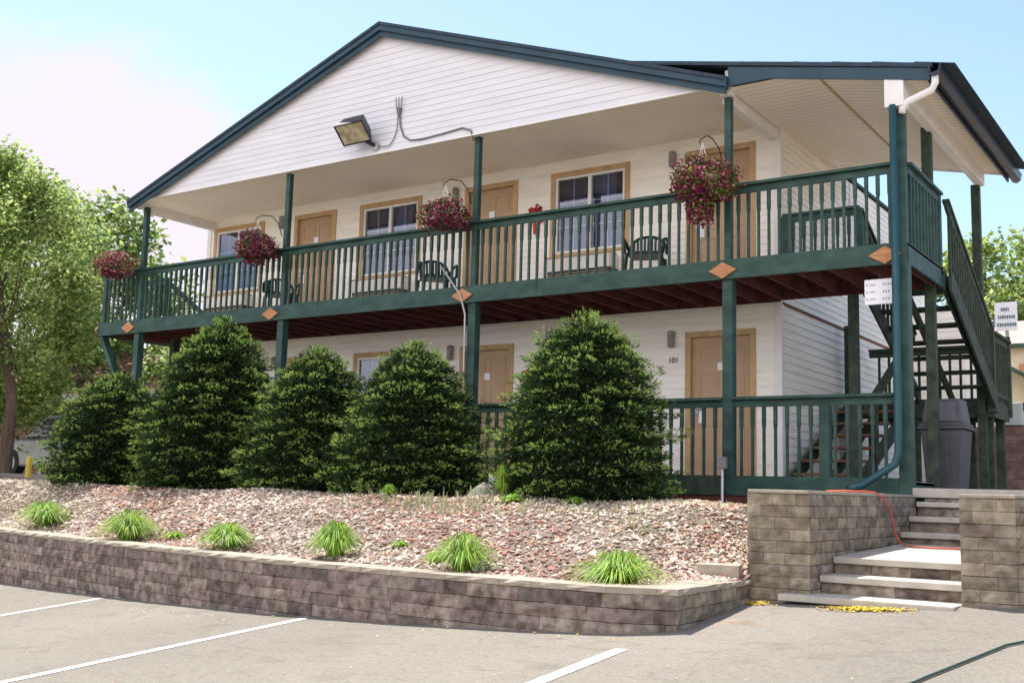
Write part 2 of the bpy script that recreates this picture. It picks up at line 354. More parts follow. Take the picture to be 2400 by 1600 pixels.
# ---------------- stone walls ----------------
def block(mb, p0, d, ln, dep, z0, h, mi=0, j=.012):
    # split-face block: front face jittered. d = unit dir along wall, normal outwards = (d.y,-d.x)
    n = Vector((d.y,-d.x,0)); g = .0012; q = lambda: R.uniform(-j, j)
    a = p0+d*g; b = p0+d*(ln-g); zt = z0+h-.0012-R.uniform(0,.004); z0 = z0+.0012
    # front as 3x2 grid with bulge
    k = len(mb.v); cols = 4; rows = 3
    for r_ in range(rows):
        for c in range(cols):
            t = c/(cols-1); s_ = r_/(rows-1); edge = (c in (0,cols-1)) or (r_ in (0,rows-1))
            off = (-.003 if edge else .006)+q()*(.5 if edge else 1)
            p = a+(b-a)*t+n*off; mb.v.append((p.x,p.y,z0+(zt-z0)*s_))
    for r_ in range(rows-1):
        for c in range(cols-1): i = k+r_*cols+c; mb.f.append((i,i+1,i+cols+1,i+cols)); mb.m.append(mi)
    kb = len(mb.v)
    for p in (a-n*dep, b-n*dep): mb.v.append((p.x,p.y,z0))
    for p in (a-n*dep, b-n*dep): mb.v.append((p.x,p.y,zt))
    t0 = k+(rows-1)*cols
    mb.f.append(tuple([t0+i for i in range(cols)]+[kb+3,kb+2])); mb.m.append(mi)
    mb.f.append(tuple([k+i for i in reversed(range(cols))]+[kb,kb+1])); mb.m.append(mi)
    mb.f.append((k,k+cols,k+2*cols,kb+2,kb)); mb.m.append(mi); mb.f.append((k+cols-1,kb+1,kb+3,k+3*cols-1,k+2*cols-1)); mb.m.append(mi)
def stonewall(mb, pts, zb, zt, h, ln, dep=.25, mi=0, batter=0, alt=None):
    pts = [Vector((x,y,0)) for x,y in pts]; seg = [(pts[i+1]-pts[i]).length for i in range(len(pts)-1)]; tot = sum(seg)
    def at(s_):
        for i, l_ in enumerate(seg):
            if s_ <= l_ or i == len(seg)-1: d = (pts[i+1]-pts[i]).normalized(); return pts[i]+d*s_, d
            s_ -= l_
    nrow = int(math.ceil((zt-zb)/h))
    for r_ in range(nrow):
        z0 = zt-(r_+1)*h; s_ = -(ln*.5 if r_%2 else 0); 
        while s_ < tot-.01:
            l_ = ln*R.uniform(.75,1.25); a = max(0, s_); e = min(tot, s_+l_); s_ += l_
            if tot-e < .08: e = tot; s_ = tot
            if e-a < .03: continue
            # keep each block within one straight segment
            pa, _ = at(a); pe, _ = at(e); d = pe-pa; L_ = d.length
            if L_ < .02: continue
            d.normalize(); n = Vector((d.y,-d.x,0))
            block(mb, pa+n*(r_*batter), d, L_, dep, z0, h, mi)
    return mb
t = empty('retaining_wall', (0,-5.2,-1.45), 'long low curving wall of plum brown split-face blocks along the parking lot', 'wall')
mb = stonewall(MB(), WALL[:-1], -1.95, -.965, .105, .30, .26, 0); mb.build('block_course', M['stoner'], t)
mb = stonewall(MB(), WALL[-2:], -1.40, -.965, .105, .30, .22, 0); mb.build('block_course', M['stone'], t)
mb = MB(); stonewall(mb, WALL[:-1], -.9649, -.915, .05, .32, .30); stonewall(mb, [(5.345,-5.24),(5.315,-3.74)], -.9649, -.915, .05, .32, .36); k = [(4.93,-5.38),(5.30,-5.19),(5.27,-4.6),(4.62,-5.12)]; mb.hexa([(x,y,-.96) for x,y in k]+[(x,y,-.924) for x,y in k]); mb.build('cap', M['cap'], t)
mb = MB(); stonewall(mb, [(4.93,-4.02),(5.27,-3.92)], -.915, -.80, .115, .34, .42); mb.build('end_block', M['cap'], t)

# cheek walls of the steps
ZT = -.165
t = empty('stone_cheek_wall', (5.5,-3.8,-1.1), 'tan block wall left of the concrete steps with an orange cord over it', 'wall', 'block walls beside the concrete steps')
mb = MB(); stonewall(mb, [(5.27,-3.74),(5.80,-3.70)], -1.2, ZT-.03, .098, .24, .30)
stonewall(mb, [(5.80,-3.69),(5.80,-.30)], -1.2, ZT-.03, .098, .28, .26)
stonewall(mb, [(5.27,-.6),(5.27,-3.70)], -1.2, ZT-.03, .098, .28, .20)
mb.build('blocks', M['stone'], t)
MB().box((5.275,-3.745,ZT-.03),(5.80,-.30,ZT)).build('cap', M['cap'], t, bevel=.008)
t = empty('stone_cheek_wall', (7.2,-3.8,-1.05), 'tan block wall right of the concrete steps at the photo edge', 'wall', 'block walls beside the concrete steps')
mb = MB(); stonewall(mb, [(6.97,-3.66),(7.37,-3.64)], -1.2, ZT-.03, .098, .24, .26)
stonewall(mb, [(7.37,-3.63),(7.75,-3.2),(12.5,-3.1)], -1.3, ZT-.03, .098, .28, .24)
stonewall(mb, [(6.97,-.3),(6.97,-3.64)], -1.2, ZT-.03, .098, .28, .22); mb.build('blocks', M['stone'], t)
mb = MB(); mb.box((6.965,-3.665,ZT-.03),(7.375,-.1,ZT)); mb.box((7.38,-3.15,ZT-.03),(12.5,-.1,ZT-.004)); mb.build('cap', M['cap'], t, bevel=.008)
# steps
t = empty('concrete_steps', (6.4,-3.6,-1.06), 'pale concrete slab steps with brown block risers between the block walls', 'steps')
ST = [(-3.86,-1.01,5.58),(-3.50,-.865,5.81),(-3.14,-.725,5.81),(-.99,-.55,5.81),(-.66,-.39,5.81),(-.33,-.235,5.81)]
for i,(y,z,x0) in enumerate(ST):
    ye = (ST[i+1][0]+.10) if i < 5 else .12
    zbk = z+.06 if i == 2 else z
    MB().hexa([(x0,y,z-.055),(6.96,y,z-.055),(6.96,ye,zbk-.055),(x0,ye,zbk-.055),(x0,y,z),(6.96,y,z),(6.96,ye,zbk),(x0,ye,zbk)]).build('step_slab', M['concrete'], t, bevel=.008)
    if i: 
        rb = MB(); zb = ST[i-1][1]+(.05 if i == 3 else 0); stonewall(rb, [(5.81,y+.045),(6.96,y+.045)], zb, z-.056, max(.05,z-.056-zb), .30, .05); rb.build('riser', M['stoner'], t)
mb = MB(); mb.box((5.66,.0,-.19),(14,1.6,-.085)); tag(mb.build('walkway', M['concrete'], bevel=.01), kind='structure')
mb = MB(); mb.box((3.53,1.87,-.30),(14,7.6,-.093)); mb.box((5.66,1.603,-.30),(14,1.869,-.093)); tag(mb.build('path', M['mulch']), kind='structure')
rb = MB(); stonewall(rb, [(5.81,.03),(7.5,.03)], -.24, -.195, .05, .3, .05); rb.build('riser', M['stoner'], t)

# ---------------- siding helper ----------------
def siding(mb, O, U, N, u0, u1, z0, z1, holes=(), exp=.1, lap=.014, rng=None):
    """O origin, U horizontal dir, N outward normal; holes (ua,ub,za,zb)"""
    O = Vector(O); U = Vector(U); N = Vector(N)
    def P(u, z, off): p = O+U*u+N*off; return (p.x, p.y, z)
    zr = z0
    while zr < z1-1e-4:
        ze = min(zr+exp, z1); bz = [zr]+sorted({h for H in holes for h in H[2:4] if zr+1e-4 < h < ze-1e-4})+[ze]
        for a, c in zip(bz[:-1], bz[1:]):
            if rng: (la,ra),(lc,rc) = rng(a), rng(c)
            else: la = lc = u0; ra = rc = u1
            mid = (a+c)/2; iv = [(min(la,lc),max(ra,rc))]
            if rng: segs = [((la,ra),(lc,rc))]
            else:
                for H in holes:
                    if H[2] < mid < H[3]:
                        nv = []
                        for s_, e in iv:
                            if H[1] <= s_ or H[0] >= e: nv.append((s_,e))
                            else:
                                if H[0] > s_: nv.append((s_,H[0]))
                                if H[1] < e: nv.append((H[1],e))
                        iv = nv
                segs = [((s_,e),(s_,e)) for s_, e in iv]
            oa = lap*(1-(a-zr)/exp); oc = lap*(1-(c-zr)/exp)
            for (sa,ea),(sc_,ec) in segs:
                if ea-sa < 1e-3: continue
                mb.poly([P(sa,a,oa),P(ea,a,oa),P(ec,c,oc),P(sc_,c,oc)])
                if a == zr: mb.poly([P(sa,a,0),P(ea,a,0),P(ea,a,oa),P(sa,a,oa)])
        zr = ze
    return mb

# ---------------- the motel building ----------------
D = 1.85; XL, XR = -8.55, 3.49; ZD = 2.72; ZC = 5.03; ZX = 4.955
bld = empty('motel_building', (-2.4,3,0), 'two storey white sided motel building with a wide front gable and tan doors', 'building')
DW = [(-6.10,-5.03),(-2.06,-.98),(2.05,3.13)]
WW = [(-8.37,-6.93),(-4.44,-3.0),(-.33,1.10)]
def storey(zf, zt, nm):
    holes = []
    for a,b in DW: holes.append((a+.05,b-.05,zf-.01,zf+2.07))
    for a,b in WW: holes.append((a+.05,b-.05,zf+.77,zf+2.07))
    mb = siding(MB(), (0,D,0), (1,0,0), (0,-1,0), XL, XR, zf, zt, holes, lap=.009); mb.build('siding_wall', M['siding'], bld)
storey(0, 2.47, 'l'); storey(ZD, ZC, 'u')
# side walls, back wall
siding(MB(), (XR,D,0), (0,1,0), (1,0,0), 0, 8.0, -.2, 2.44, exp=.115, lap=.018).build('siding_wall', M['siding'], bld)
siding(MB(), (XR,D,0), (0,1,0), (1,0,0), 0, 8.0, 2.47, ZX+.02).build('siding_wall', M['siding'], bld)
MB().box((XR,D+.02,2.435),(XR+.03,9.8,2.47)).build('trim_band', M['tread'], bld); MB().box((XR+.0,5.0,2.47),(XR+.03,5.09,ZX)).build('corner_trim', M['white'], bld)
mb = MB(); mb.box((XL,D+.25,-.3),(XL+.1,9.85,ZC)); mb.box((XL,9.75,-.3),(XR-.02,9.85,ZC)); mb.box((XL+.1,D+.3,-.3),(XL+.2,9.75,ZC)); mb.build('rear_wall', M['siding'], bld)
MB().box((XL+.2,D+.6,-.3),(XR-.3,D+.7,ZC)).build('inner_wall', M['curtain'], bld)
for (x0,x1,y0,y1) in ((XR-.085,XR+.022,D-.022,D+.0),(XR-.0,XR+.022,D,D+.085),(XL-.02,XL+.09,D-.022,D)):
    for za,zb in ((-.05,2.468),(ZD,ZC)): MB().box((x0,y0,za),(x1,y1,zb)).build('corner_trim', M['white'], bld, bevel=.004)
MB().box((XL,D,-.3),(XL+.001,D+.26,ZC)).build('siding_wall', M['siding'], bld)

def door(x0, x1, zf, tagc, num):
    zt = zf+2.12; tr = .085; y = D
    mb = MB(); mb.box((x0,y-.028,zf),(x0+tr,y+.06,zt-tr)); mb.box((x1-tr,y-.028,zf),(x1,y+.06,zt-tr)); mb.box((x0,y-.030,zt-tr),(x1,y+.06,zt)); 
    fr = mb.build('door_frame', M['tan'], bld, bevel=.004)
    a, b = x0+tr, x1-tr; mb = MB(); mb.box((a,y+.045,zf+.01),(b,y+.09,zt-tr))
    mb.build('door', M['door'], bld); dr = bpy.data.objects[mb_last(bld)]
    W_ = b-a; cx = [(a+.11,(a+b)/2-.05),((a+b)/2+.05,b-.11)]
    pn = MB()
    for za, zb in ((zf+.18,zf+.78),(zf+.92,zf+1.52),(zf+1.64,zf+1.90)):
        for xa, xb in cx:
            for (p,q,r_,s_) in ((xa,xb,za,za+.018),(xa,xb,zb-.018,zb),(xa,xa+.018,za+.018,zb-.018),(xb-.018,xb,za+.018,zb-.018)): pn.box((p,y+.036,r_),(q,y+.047,s_))
            pn.box((xa+.05,y+.040,za+.05),(xb-.05,y+.047,zb-.05))
    pn.build('panel_moulding', M['door'], dr)
    h = MB(); h.box((a+.05,y+.02,zf+.93),(a+.10,y+.045,zf+1.10)); h.tube([(a+.075,y+.03,zf+1.0),(a+.075,y-.02,zf+1.0),(a+.17,y-.025,zf+1.0)],.010,6); h.build('handle', M['conduit'], dr)
    if tagc: MB().box((a+.11,y+.030,zf+.80),(a+.19,y+.035,zf+.98)).build('door_hanger', M['sign'], dr)
    MB().box(((a+b)/2-.055,y+.028,zf+1.55),((a+b)/2+.055,y+.036,zf+1.66)).build('notice', M['sign'], dr)
    MB().box((x0,y-.05,zf-.0),(x1,y+.10,zf+.012)).build('threshold', M['conduit'], dr)
def mb_last(parent): return parent.children[-1].name if False else [o.name for o in col.objects][-1]
for i,(a,b) in enumerate(DW):
    door(a, b, 0, i==2, None); door(a, b, ZD, True, None)
def window(x0, x1, zf, bright):
    zb, zt = zf+.74, zf+2.12; tr = .085; y = D
    mb = MB(); mb.box((x0,y-.028,zb),(x0+tr,y+.05,zt)); mb.box((x1-tr,y-.028,zb),(x1,y+.05,zt)); mb.box((x0+tr,y-.026,zt-tr),(x1-tr,y+.05,zt)); mb.box((x0+tr,y-.026,zb),(x1-tr,y+.05,zb+.05))
    wn = mb.build('window', M['tan'], bld, bevel=.004)
    a, b, c, d = x0+tr, x1-tr, zb+.05, zt-tr; f = .04; md = (a+b)/2
    mb = MB(); mb.box((a,y-.012,c),(a+f,y+.06,d)); mb.box((b-f,y-.012,c),(b,y+.06,d)); mb.box((a+f,y-.010,d-f),(b-f,y+.06,d)); mb.box((a+f,y-.010,c),(b-f,y+.06,c+f)); mb.box((md-.028,y-.016,c+f),(md+.028,y+.06,d-f))
    mb.build('window_frame', M['white'], wn, bevel=.003)
    mb = MB()
    for s0, s1 in ((a+f,md-.028),(md+.028,b-f)):
        xm = (s0+s1)/2; mb.box((xm-.008,y+.030,c+f),(xm+.008,y+.036,d-f))
        for k in (1,2): zz = c+f+(d-c-2*f)*k/3; mb.box((s0,y+.029,zz-.008),(xm-.008,y+.037,zz+.008)); mb.box((xm+.008,y+.029,zz-.008),(s1,y+.037,zz+.008))
    mb.build('muntins', M['white'], wn)
    MB().poly([(a,y+.025,c),(b,y+.025,c),(b,y+.025,d),(a,y+.025,d)]).build('pane', M['glass'], wn)
    for half in (0,1):
        s0, s1 = ((a,md),(md,b))[half]
        if bright and half: s1 = md+(b-md)*.62
        mb = MB(); n = 26
        for k in range(n):
            xa = s0+(s1-s0)*k/n; xb = s0+(s1-s0)*(k+1)/n; ya = y+.16+.022*math.sin(k*1.9); yb = y+.16+.022*math.sin((k+1)*1.9)
            mb.poly([(xa,ya,c-.1),(xb,yb,c-.1),(xb,yb,d+.05),(xa,ya,d+.05)])
        mb.build('curtain', M['curtainw'] if (bright and half) else M['curtain'], wn, smooth=True)
for i,(a,b) in enumerate(WW):
    window(a, b, 0, False); window(a, b, ZD, i > 0)
    for zf in (0, ZD):
        mb = MB(); mb.box((a+.12,D-.30,zf+.44),(b-.18,D+.02,zf+.66)); ac = mb.build('ac_unit', M['acwhite'], bld, bevel=.012)
        mb = MB(); mb.box((a+.13,D-.28,zf+.12),(b-.19,D+.02,zf+.44))
        mb.build('grille', M['grille'], ac)
        mb = MB()
        for k in range(9): mb.box((a+.15,D-.300,zf+.15+k*.03),(b-.21,D-.281,zf+.158+k*.03))
        mb.box((a+.12,D-.32,zf+.655),(b-.18,D-.06,zf+.675)); mb.build('louvres', M['tan'], ac)
# wall lights
for zf in (0, ZD):
    for x in (-6.42,-2.24,1.84):
        mb = MB(); mb.tube([(x,D-.06,zf+1.93),(x,D-.06,zf+2.13)],.052,12); mb.tube([(x,D-.06,zf+1.90),(x,D-.06,zf+1.93)],[.03,.056],12); mb.tube([(x,D-.06,zf+2.13),(x,D-.06,zf+2.15)],[.056,.03],12); mb.box((x-.03,D-.03,zf+1.98),(x+.03,D,zf+2.08))
        mb.build('wall_light', M['lamp'], bld)
for zf, nums in ((0, ('103','102','101')),):
    vs, fs = text_mesh('101', .115); mb = MB(); mb.v = [(1.86+v.x, D-.02-v.z, 1.68+v.y) for v in vs]; mb.f = fs; mb.m = [0]*len(fs); mb.build('room_number', M['ink'], bld)

# gable and roofs
AX, AZ = -2.35, 7.11; EL = (-8.46,4.96); ER = (3.54,5.05)
sl = (AZ-EL[1])/(AX-EL[0]); sr = (AZ-ER[1])/(ER[0]-AX)
def zroof(x): return AZ-sl*(AX-x) if x < AX else AZ-sr*(x-AX)
def grng(z):
    zz = z+.13; return (max(EL[0]+.05, AX-(AZ-zz)/sl), min(3.45, AX+(AZ-zz)/sr))
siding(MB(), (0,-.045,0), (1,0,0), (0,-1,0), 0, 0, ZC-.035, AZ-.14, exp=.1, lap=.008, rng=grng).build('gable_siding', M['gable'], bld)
mb = MB(); mb.box((-8.42,-.062,ZC-.055),(3.46,-.03,ZC-.032)); mb.build('gable_sill', M['white'], bld)
YF, YB = -.20, 10.0; th = .05
mb = MB()
mb.prism([EL,(AX,AZ),(AX,AZ-th),(EL[0],EL[1]-th)], YF-.02, YB); mb.prism([(AX,AZ),ER,(ER[0],ER[1]-th),(AX,AZ-th)], YF-.02, YB); mb.build('roof', M['roof'], bld)
def fasc(y0, y1, dz, h):
    mb = MB(); mb.prism([(EL[0],EL[1]-dz),(AX,AZ-dz),(AX,AZ-dz-h),(EL[0],EL[1]-dz-h)], y0, y1); mb.prism([(AX,AZ-dz),(ER[0],ER[1]-dz),(ER[0],ER[1]-dz-h),(AX,AZ-dz-h)], y0, y1); return mb
fasc(YF,YF+.03,.052,.085).build('fascia', M['fascia'], bld); fasc(YF+.045,YF+.07,.060,.16).build('fascia_board', M['fascia'], bld)
# left eave edge
MB().box((EL[0]-.015,YF,EL[1]-.085),(EL[0]+.0,YB,EL[1]-.052)).build('fascia', M['fascia'], bld)
MB().box((ER[0],YF-.01,ER[1]-.16),(ER[0]+.02,YF+.06,ER[1]-.0)).build('fascia', M['fascia'], bld)
# soffit (porch ceiling) with v-grooves
mb = MB(); yy = -.03
while yy < D-.001:
    ye = min(yy+.1, D); mb.poly([(-8.05,yy,ZC),(-8.05,ye-.006,ZC),(3.49,ye-.006,ZC),(3.49,yy,ZC)]); mb.poly([(-8.05,ye-.006,ZC),(-8.05,ye,ZC+.003),(3.49,ye,ZC+.003),(3.49,ye-.006,ZC)]); yy = ye
mb.poly([(-8.45,-.03,zroof(-8.45)-.056),(-8.45,D,zroof(-8.45)-.056),(-8.05,D,ZC+.001),(-8.05,-.03,ZC+.001)])
mb.build('soffit', M['soffit'], bld)
for x in (-8.42, 3.37): MB().box((x,.12,ZC-.23),(x+.11,D-.001,ZC-.002)).build('ceiling_beam', M['white'], bld, bevel=.004)
# side extension roof
XS = 4.62; XE = 6.02; YE = 4.62; ZX = 4.955
def zext(x): return 4.735+.205*(6.02-x)
x0 = 2.0; 
mb = MB(); mb.prism([(x0,zext(x0)+.02),(XE+.03,zext(XE+.03)),(XE+.03,zext(XE+.03)-.05),(x0,zext(x0)-.03)], -.165, YE); 
for k in range(1, 9):     # shingle course edges
    xx = x0+k*.48; mb.prism([(xx,zext(xx)+.001),(xx+.03,zext(xx+.03)+.014),(xx+.46,zext(xx+.46)+.001)], -.16, YE-.01)
mb.build('roof', M['roof'], bld)
mb = MB(); zb = lambda x: zext(x)-.20
mb.prism([(3.56,zext(3.56)-.054),(XE,zext(XE)-.054),(XE,zb(XE)),(4.10,zb(4.10)),(3.56,zb(4.10)+.0)], -.145, -.115); mb.build('fascia', M['fascia'], bld)
# little siding wedge between fascia and ceiling
siding(MB(), (0,-.03,0), (1,0,0), (0,-1,0), 3.47, 4.66, ZC-.02, ZC+.16, exp=.06, lap=.008, rng=lambda z: (3.47, max(3.5, min(4.75, 4.60+(ZC-.0-z)/.205)))).build('siding_wedge', M['siding'], bld)
# ceilings of extension
mb = MB(); 
yy = -.02
while yy < YE-.001:
    ye = min(yy+.13, YE)
    for a,b in ((3.49,XS),(XS,XE)):
        za = ZX; zb2 = ZX if b <= XS else ZX-.205*(XE-XS)
        mb.poly([(a,yy,za),(a,ye-.006,za),(b,ye-.006,zb2),(b,yy,zb2)]); mb.poly([(a,ye-.006,za),(a,ye,za+.006),(b,ye,zb2+.006),(b,ye-.006,zb2)])
    yy = ye
mb.build('soffit', M['soffit'], bld)
MB().box((XS-.02,-.02,ZX-.008),(XS+.02,YE,ZX-.002)).build('soffit_seam', M['tan'], bld)
mb = MB(); mb.prism([(3.49,ZX-.02),(XS,ZX-.02),(XE,ZX-.32),(XE,4.69),(3.49,5.19)], YE, YE+.04); mb.build('rear_fascia', M['white'], bld)
# eave beam, gutter
MB().box((5.57,-.02,4.49),(5.69,YE-.1,4.78)).build('eave_beam', M['white'], bld, bevel=.005)
mb = MB(); mb.prism([(XE-.01,4.70),(XE+.005,4.58),(XE+.06,4.565),(XE+.115,4.60),(XE+.135,4.70),(XE+.12,4.705),(XE+.10,4.62),(XE+.02,4.60),(XE+.01,4.70)], -.19, YE+.25); mb.build('gutter', M['gutter'], bld)
MB().box((XE-.03,-.12,4.53),(XE-.008,YE,4.68)).build('fascia', M['gutter'], bld)
mb = MB(); mb.tube([(6.07,-.12,4.585),(6.07,-.12,4.50),(6.03,-.10,4.43),(5.75,-.09,4.34),(5.69,-.08,4.29),(5.685,-.08,4.22)],.042,10); mb.build('downspout', M['white'], bld, smooth=True)
MB().tube([(5.59,-.115,4.32),(5.58,-.115,1.0),(5.575,-.115,.30),(5.54,-.13,.17),(5.44,-.15,.10),(5.22,-.30,-.07),(5.10,-.40,-.12)],[.044]*7,10).build('downspout', M['dspout'], bld, smooth=True, label='teal painted lower downspout kicking out to the left')
MB().box((5.50,-.135,4.30),(5.72,.10,4.70)).build('post_cap', M['white'], bld, bevel=.006)
MB().box((3.40,-.035,4.86),(3.55,.11,5.0)).build('post_cap', M['white'], bld, bevel=.005)
MB().box((-8.43,-.03,4.87),(-8.30,.1,4.99)).build('post_cap', M['white'], bld, bevel=.005)

# ---------------- balcony ----------------
bal = empty('timber_balcony', (-2,0,ZD), 'long green timber balcony on posts across the upper storey', 'balcony')
PX = [-8.23,-4.47,-.52,3.47,5.62]
XA, XB = -9.36, 5.69; Z0, Z1 = 2.47, 2.72
# floor
mb = MB(); x = XA
for k in range(13): mb.box((XA,.045+k*.14,Z1-.04),(XB-.0,.045+k*.14+.134,Z1-.004))
mb.build('deck_boards', M['deckfloor'], bal); MB().box((XA+.04,.045,Z1-.046),(XB-.04,D-.03,Z1-.0415)).build('deck_underside', M['under'], bal)
MB().box((XA,-.0,Z0),(-7.43,.038,Z1)).build('rim_beam', M['green'], bal, bevel=.004)
for a,b in ((-7.424,-3.6),(-3.594,.62),(.626,XB)): MB().box((a,.0,Z0),(b,.038,Z1)).build('rim_beam', M['green'], bal, bevel=.004)
MB().box((XB-.038,.04,Z0),(XB,1.72,Z1-.003)).build('rim_beam', M['green'], bal, bevel=.004)
MB().box((XA,.04,Z0),(XA+.038,1.86,Z1-.003)).build('rim_beam', M['green'], bal)
MB().box((XR+.03,1.72,Z0),(XB-.04,1.76,Z1-.05)).build('rim_beam', M['under'], bal)
x = XA+.3
while x < XB-.1:
    MB().box((x,.04,Z0+.01),(x+.038,1.71 if x > XR else D-.03,Z1-.042)).build('joist', M['under'], bal); x += .406
MB().box((XA+.04,D-.025,Z0+.01),(XR,D-.015,Z1-.042)).build('ledger', M['under'], bal)
for i, x in enumerate(PX):
    tp = [4.87,4.985,4.985,4.87,4.32][i]; hw = .045 if i < 4 else .055
    MB().box((x-hw,.045,Z1-.05),(x+hw,.045+2*hw,tp)).build('post', M['green'], bal, bevel=.005)
    lw = .068; MB().box((x-lw,.04,-.40),(x+lw,.04+2*lw,Z0+.02)).build('post', M['green'], bal, bevel=.006)
    if i == 4: MB().box((x-.07,-.012,-.35),(x+.07,.039,4.32)).build('post_board', M['green'], bal, bevel=.005)
MB().box((5.55-.06,1.56,-.35),(5.55+.06,1.68,4.56)).build('post', M['greend'], bal, bevel=.005)
MB().box((5.57-.06,4.40,-.35),(5.57+.06,4.52,4.50)).build('post', M['greend'], bal, bevel=.005)
MB().box((4.50,1.60,-.3),(4.62,1.715,2.46)).build('post', M['greend'], bal, bevel=.005); MB().box((3.60,4.30,-.3),(3.72,4.42,2.46)).build('post', M['greend'], bal, bevel=.005)
MB().box((-9.34,.05,Z1),(-9.25,.14,3.66)).build('post', M['green'], bal, bevel=.005)
MB().box((XB-.10,1.62,Z1-.1),(XB-.0,1.72,3.72)).build('post', M['green'], bal, bevel=.005)
MB().box((-8.6,1.1,-.4),(-8.46,1.24,Z0+.1)).build('post', M['greend'], bal, bevel=.005)
MB().bar((-9.32,.1,Z0+.02),(-8.33,.1,.95),.14,.10).build('brace', M['green'], bal, bevel=.005)
def spindle(mb, x, y, za, zb):
    s_ = .0205; q = .0155; zm = zb-.23
    mb.box((x-s_,y-s_,zm),(x+s_,y+s_,zb)); mb.hexa([(x-q,y-q,zm-.03),(x+q,y-q,zm-.03),(x+q,y+q,zm-.03),(x-q,y+q,zm-.03),(x-s_,y-s_,zm),(x+s_,y-s_,zm),(x+s_,y+s_,zm),(x-s_,y+s_,zm)]); mb.box((x-q,y-q,za),(x+q,y+q,zm-.03))
def railing(root, p, q, za, zr, m, sp=.138, trim=.07, capw=.14):
    """handrail from p to q (xy), floor za, top zr ; balusters are sub-parts"""
    p = Vector(p); q = Vector(q); d = (q-p); n = d.normalized(); Ln = d.length
    mb = MB(); mb.bar((p.x,p.y,zr-.019),(q.x,q.y,zr-.019),capw,.038); mb.bar((p.x,p.y,zr-.082),(q.x,q.y,zr-.082),.038,.086)
    rl = mb.build('railing', m, root, bevel=.004)
    k = max(1, int(round((Ln-2*trim)/sp))); step = (Ln-2*trim)/k
    for i in range(k):
        c = p+n*(trim+step*(i+.5)); b = MB(); spindle(b, c.x, c.y, za, zr-.126); b.build('baluster', m, rl)
    return rl
zr = 3.69; yb = .075
for a,b in ((-9.30,PX[0]),(PX[0],PX[1]),(PX[1],PX[2]),(PX[2],PX[3]),(PX[3],PX[4])): railing(bal, (a,yb), (b,yb), Z1, zr, M['green'])
railing(bal, (5.66,.13), (5.66,1.66), Z1, zr, M['green'], sp=.15)
railing(bal, (3.55,1.80), (4.62,1.80), Z1, zr-.0, M['green'], sp=.15, capw=.10)
railing(bal, (-9.30,.90), (-8.55,.90), Z1, zr, M['green'], sp=.16, capw=.10)
MB().box((4.58,1.75,Z1),(4.67,1.84,zr-.04)).build('post', M['green'], bal); MB().box((3.53,1.75,Z1),(3.66,1.84,zr-.04)).build('post', M['green'], bal); MB().box((-8.58,.86,Z1),(-8.49,.95,zr-.04)).build('post', M['green'], bal)
mb = MB(); mb.bar((-8.55,.9,3.62),(-8.1,1.5,3.0),.05,.09); mb.build('brace', M['green'], bal)
# cedar diamond plates and plant brackets
for i, x in enumerate(PX):
    xx = [-8.42,-4.66,-.66,3.43,5.44][i]
    mb = MB(); hw, hh = .19, .105
    mb.prism([(xx-hw,2.58),(xx,2.58-hh),(xx+hw,2.58),(xx,2.58+hh)], -.028, -.002); mb.build('diamond_plate', M['cedar'], bal, bevel=.004)
mb = MB(); k = MB(); k.v = [(XA-.028,.15,2.58),(XA-.028,0.04,2.50),(XA-.028,-.05,2.58),(XA-.028,.04,2.68),(XA-.003,.15,2.58),(XA-.003,0.04,2.50),(XA-.003,-.05,2.58),(XA-.003,.04,2.68)]
k.f = [(0,1,2,3),(7,6,5,4),(0,4,5,1),(1,5,6,2),(2,6,7,3),(3,7,4,0)]; k.m = [0]*6; k.build('diamond_plate', M['cedar'], bal)

# ---------------- lower porch ----------------
por = empty('ground_porch', (-2,0,0), 'green railed timber porch deck under the balcony behind the spruces', 'porch')
MB().box((-8.3,.04,-.045),(5.55,D-.02,-.006)).build('deck_boards', M['deckfloor'], por)
for a,b in ((-8.3,-4.5),(-4.494,-.5),(-.494,3.46),(3.466,5.55)): MB().box((a,.0,-.22),(b,.038,.02)).build('rim_beam', M['greend'] if a < 3 else M['green'], por, bevel=.004)
MB().box((5.52,.04,-.22),(5.55,D,-.01)).build('rim_beam', M['green'], por)
for a,b in ((PX[0],PX[1]),(PX[1],PX[2]),(PX[2],PX[3]),(PX[3],PX[4]-.06)): railing(por, (a+.07,yb), (b-.07,yb), .02, .985, M['green'], sp=.15, trim=.03)
MB().box((4.62,.05,-.3),(4.74,.17,.86)).build('post', M['green'], por)
mb = MB(); mb.box((-8.2,.02,-.42),(5.5,.03,-.225)); mb.build('skirt', M['under'], por)
MB().box((4.55,-.45,-.36),(5.05,-.12,-.30)).build('splash_block', M['concrete'], por, bevel=.01)

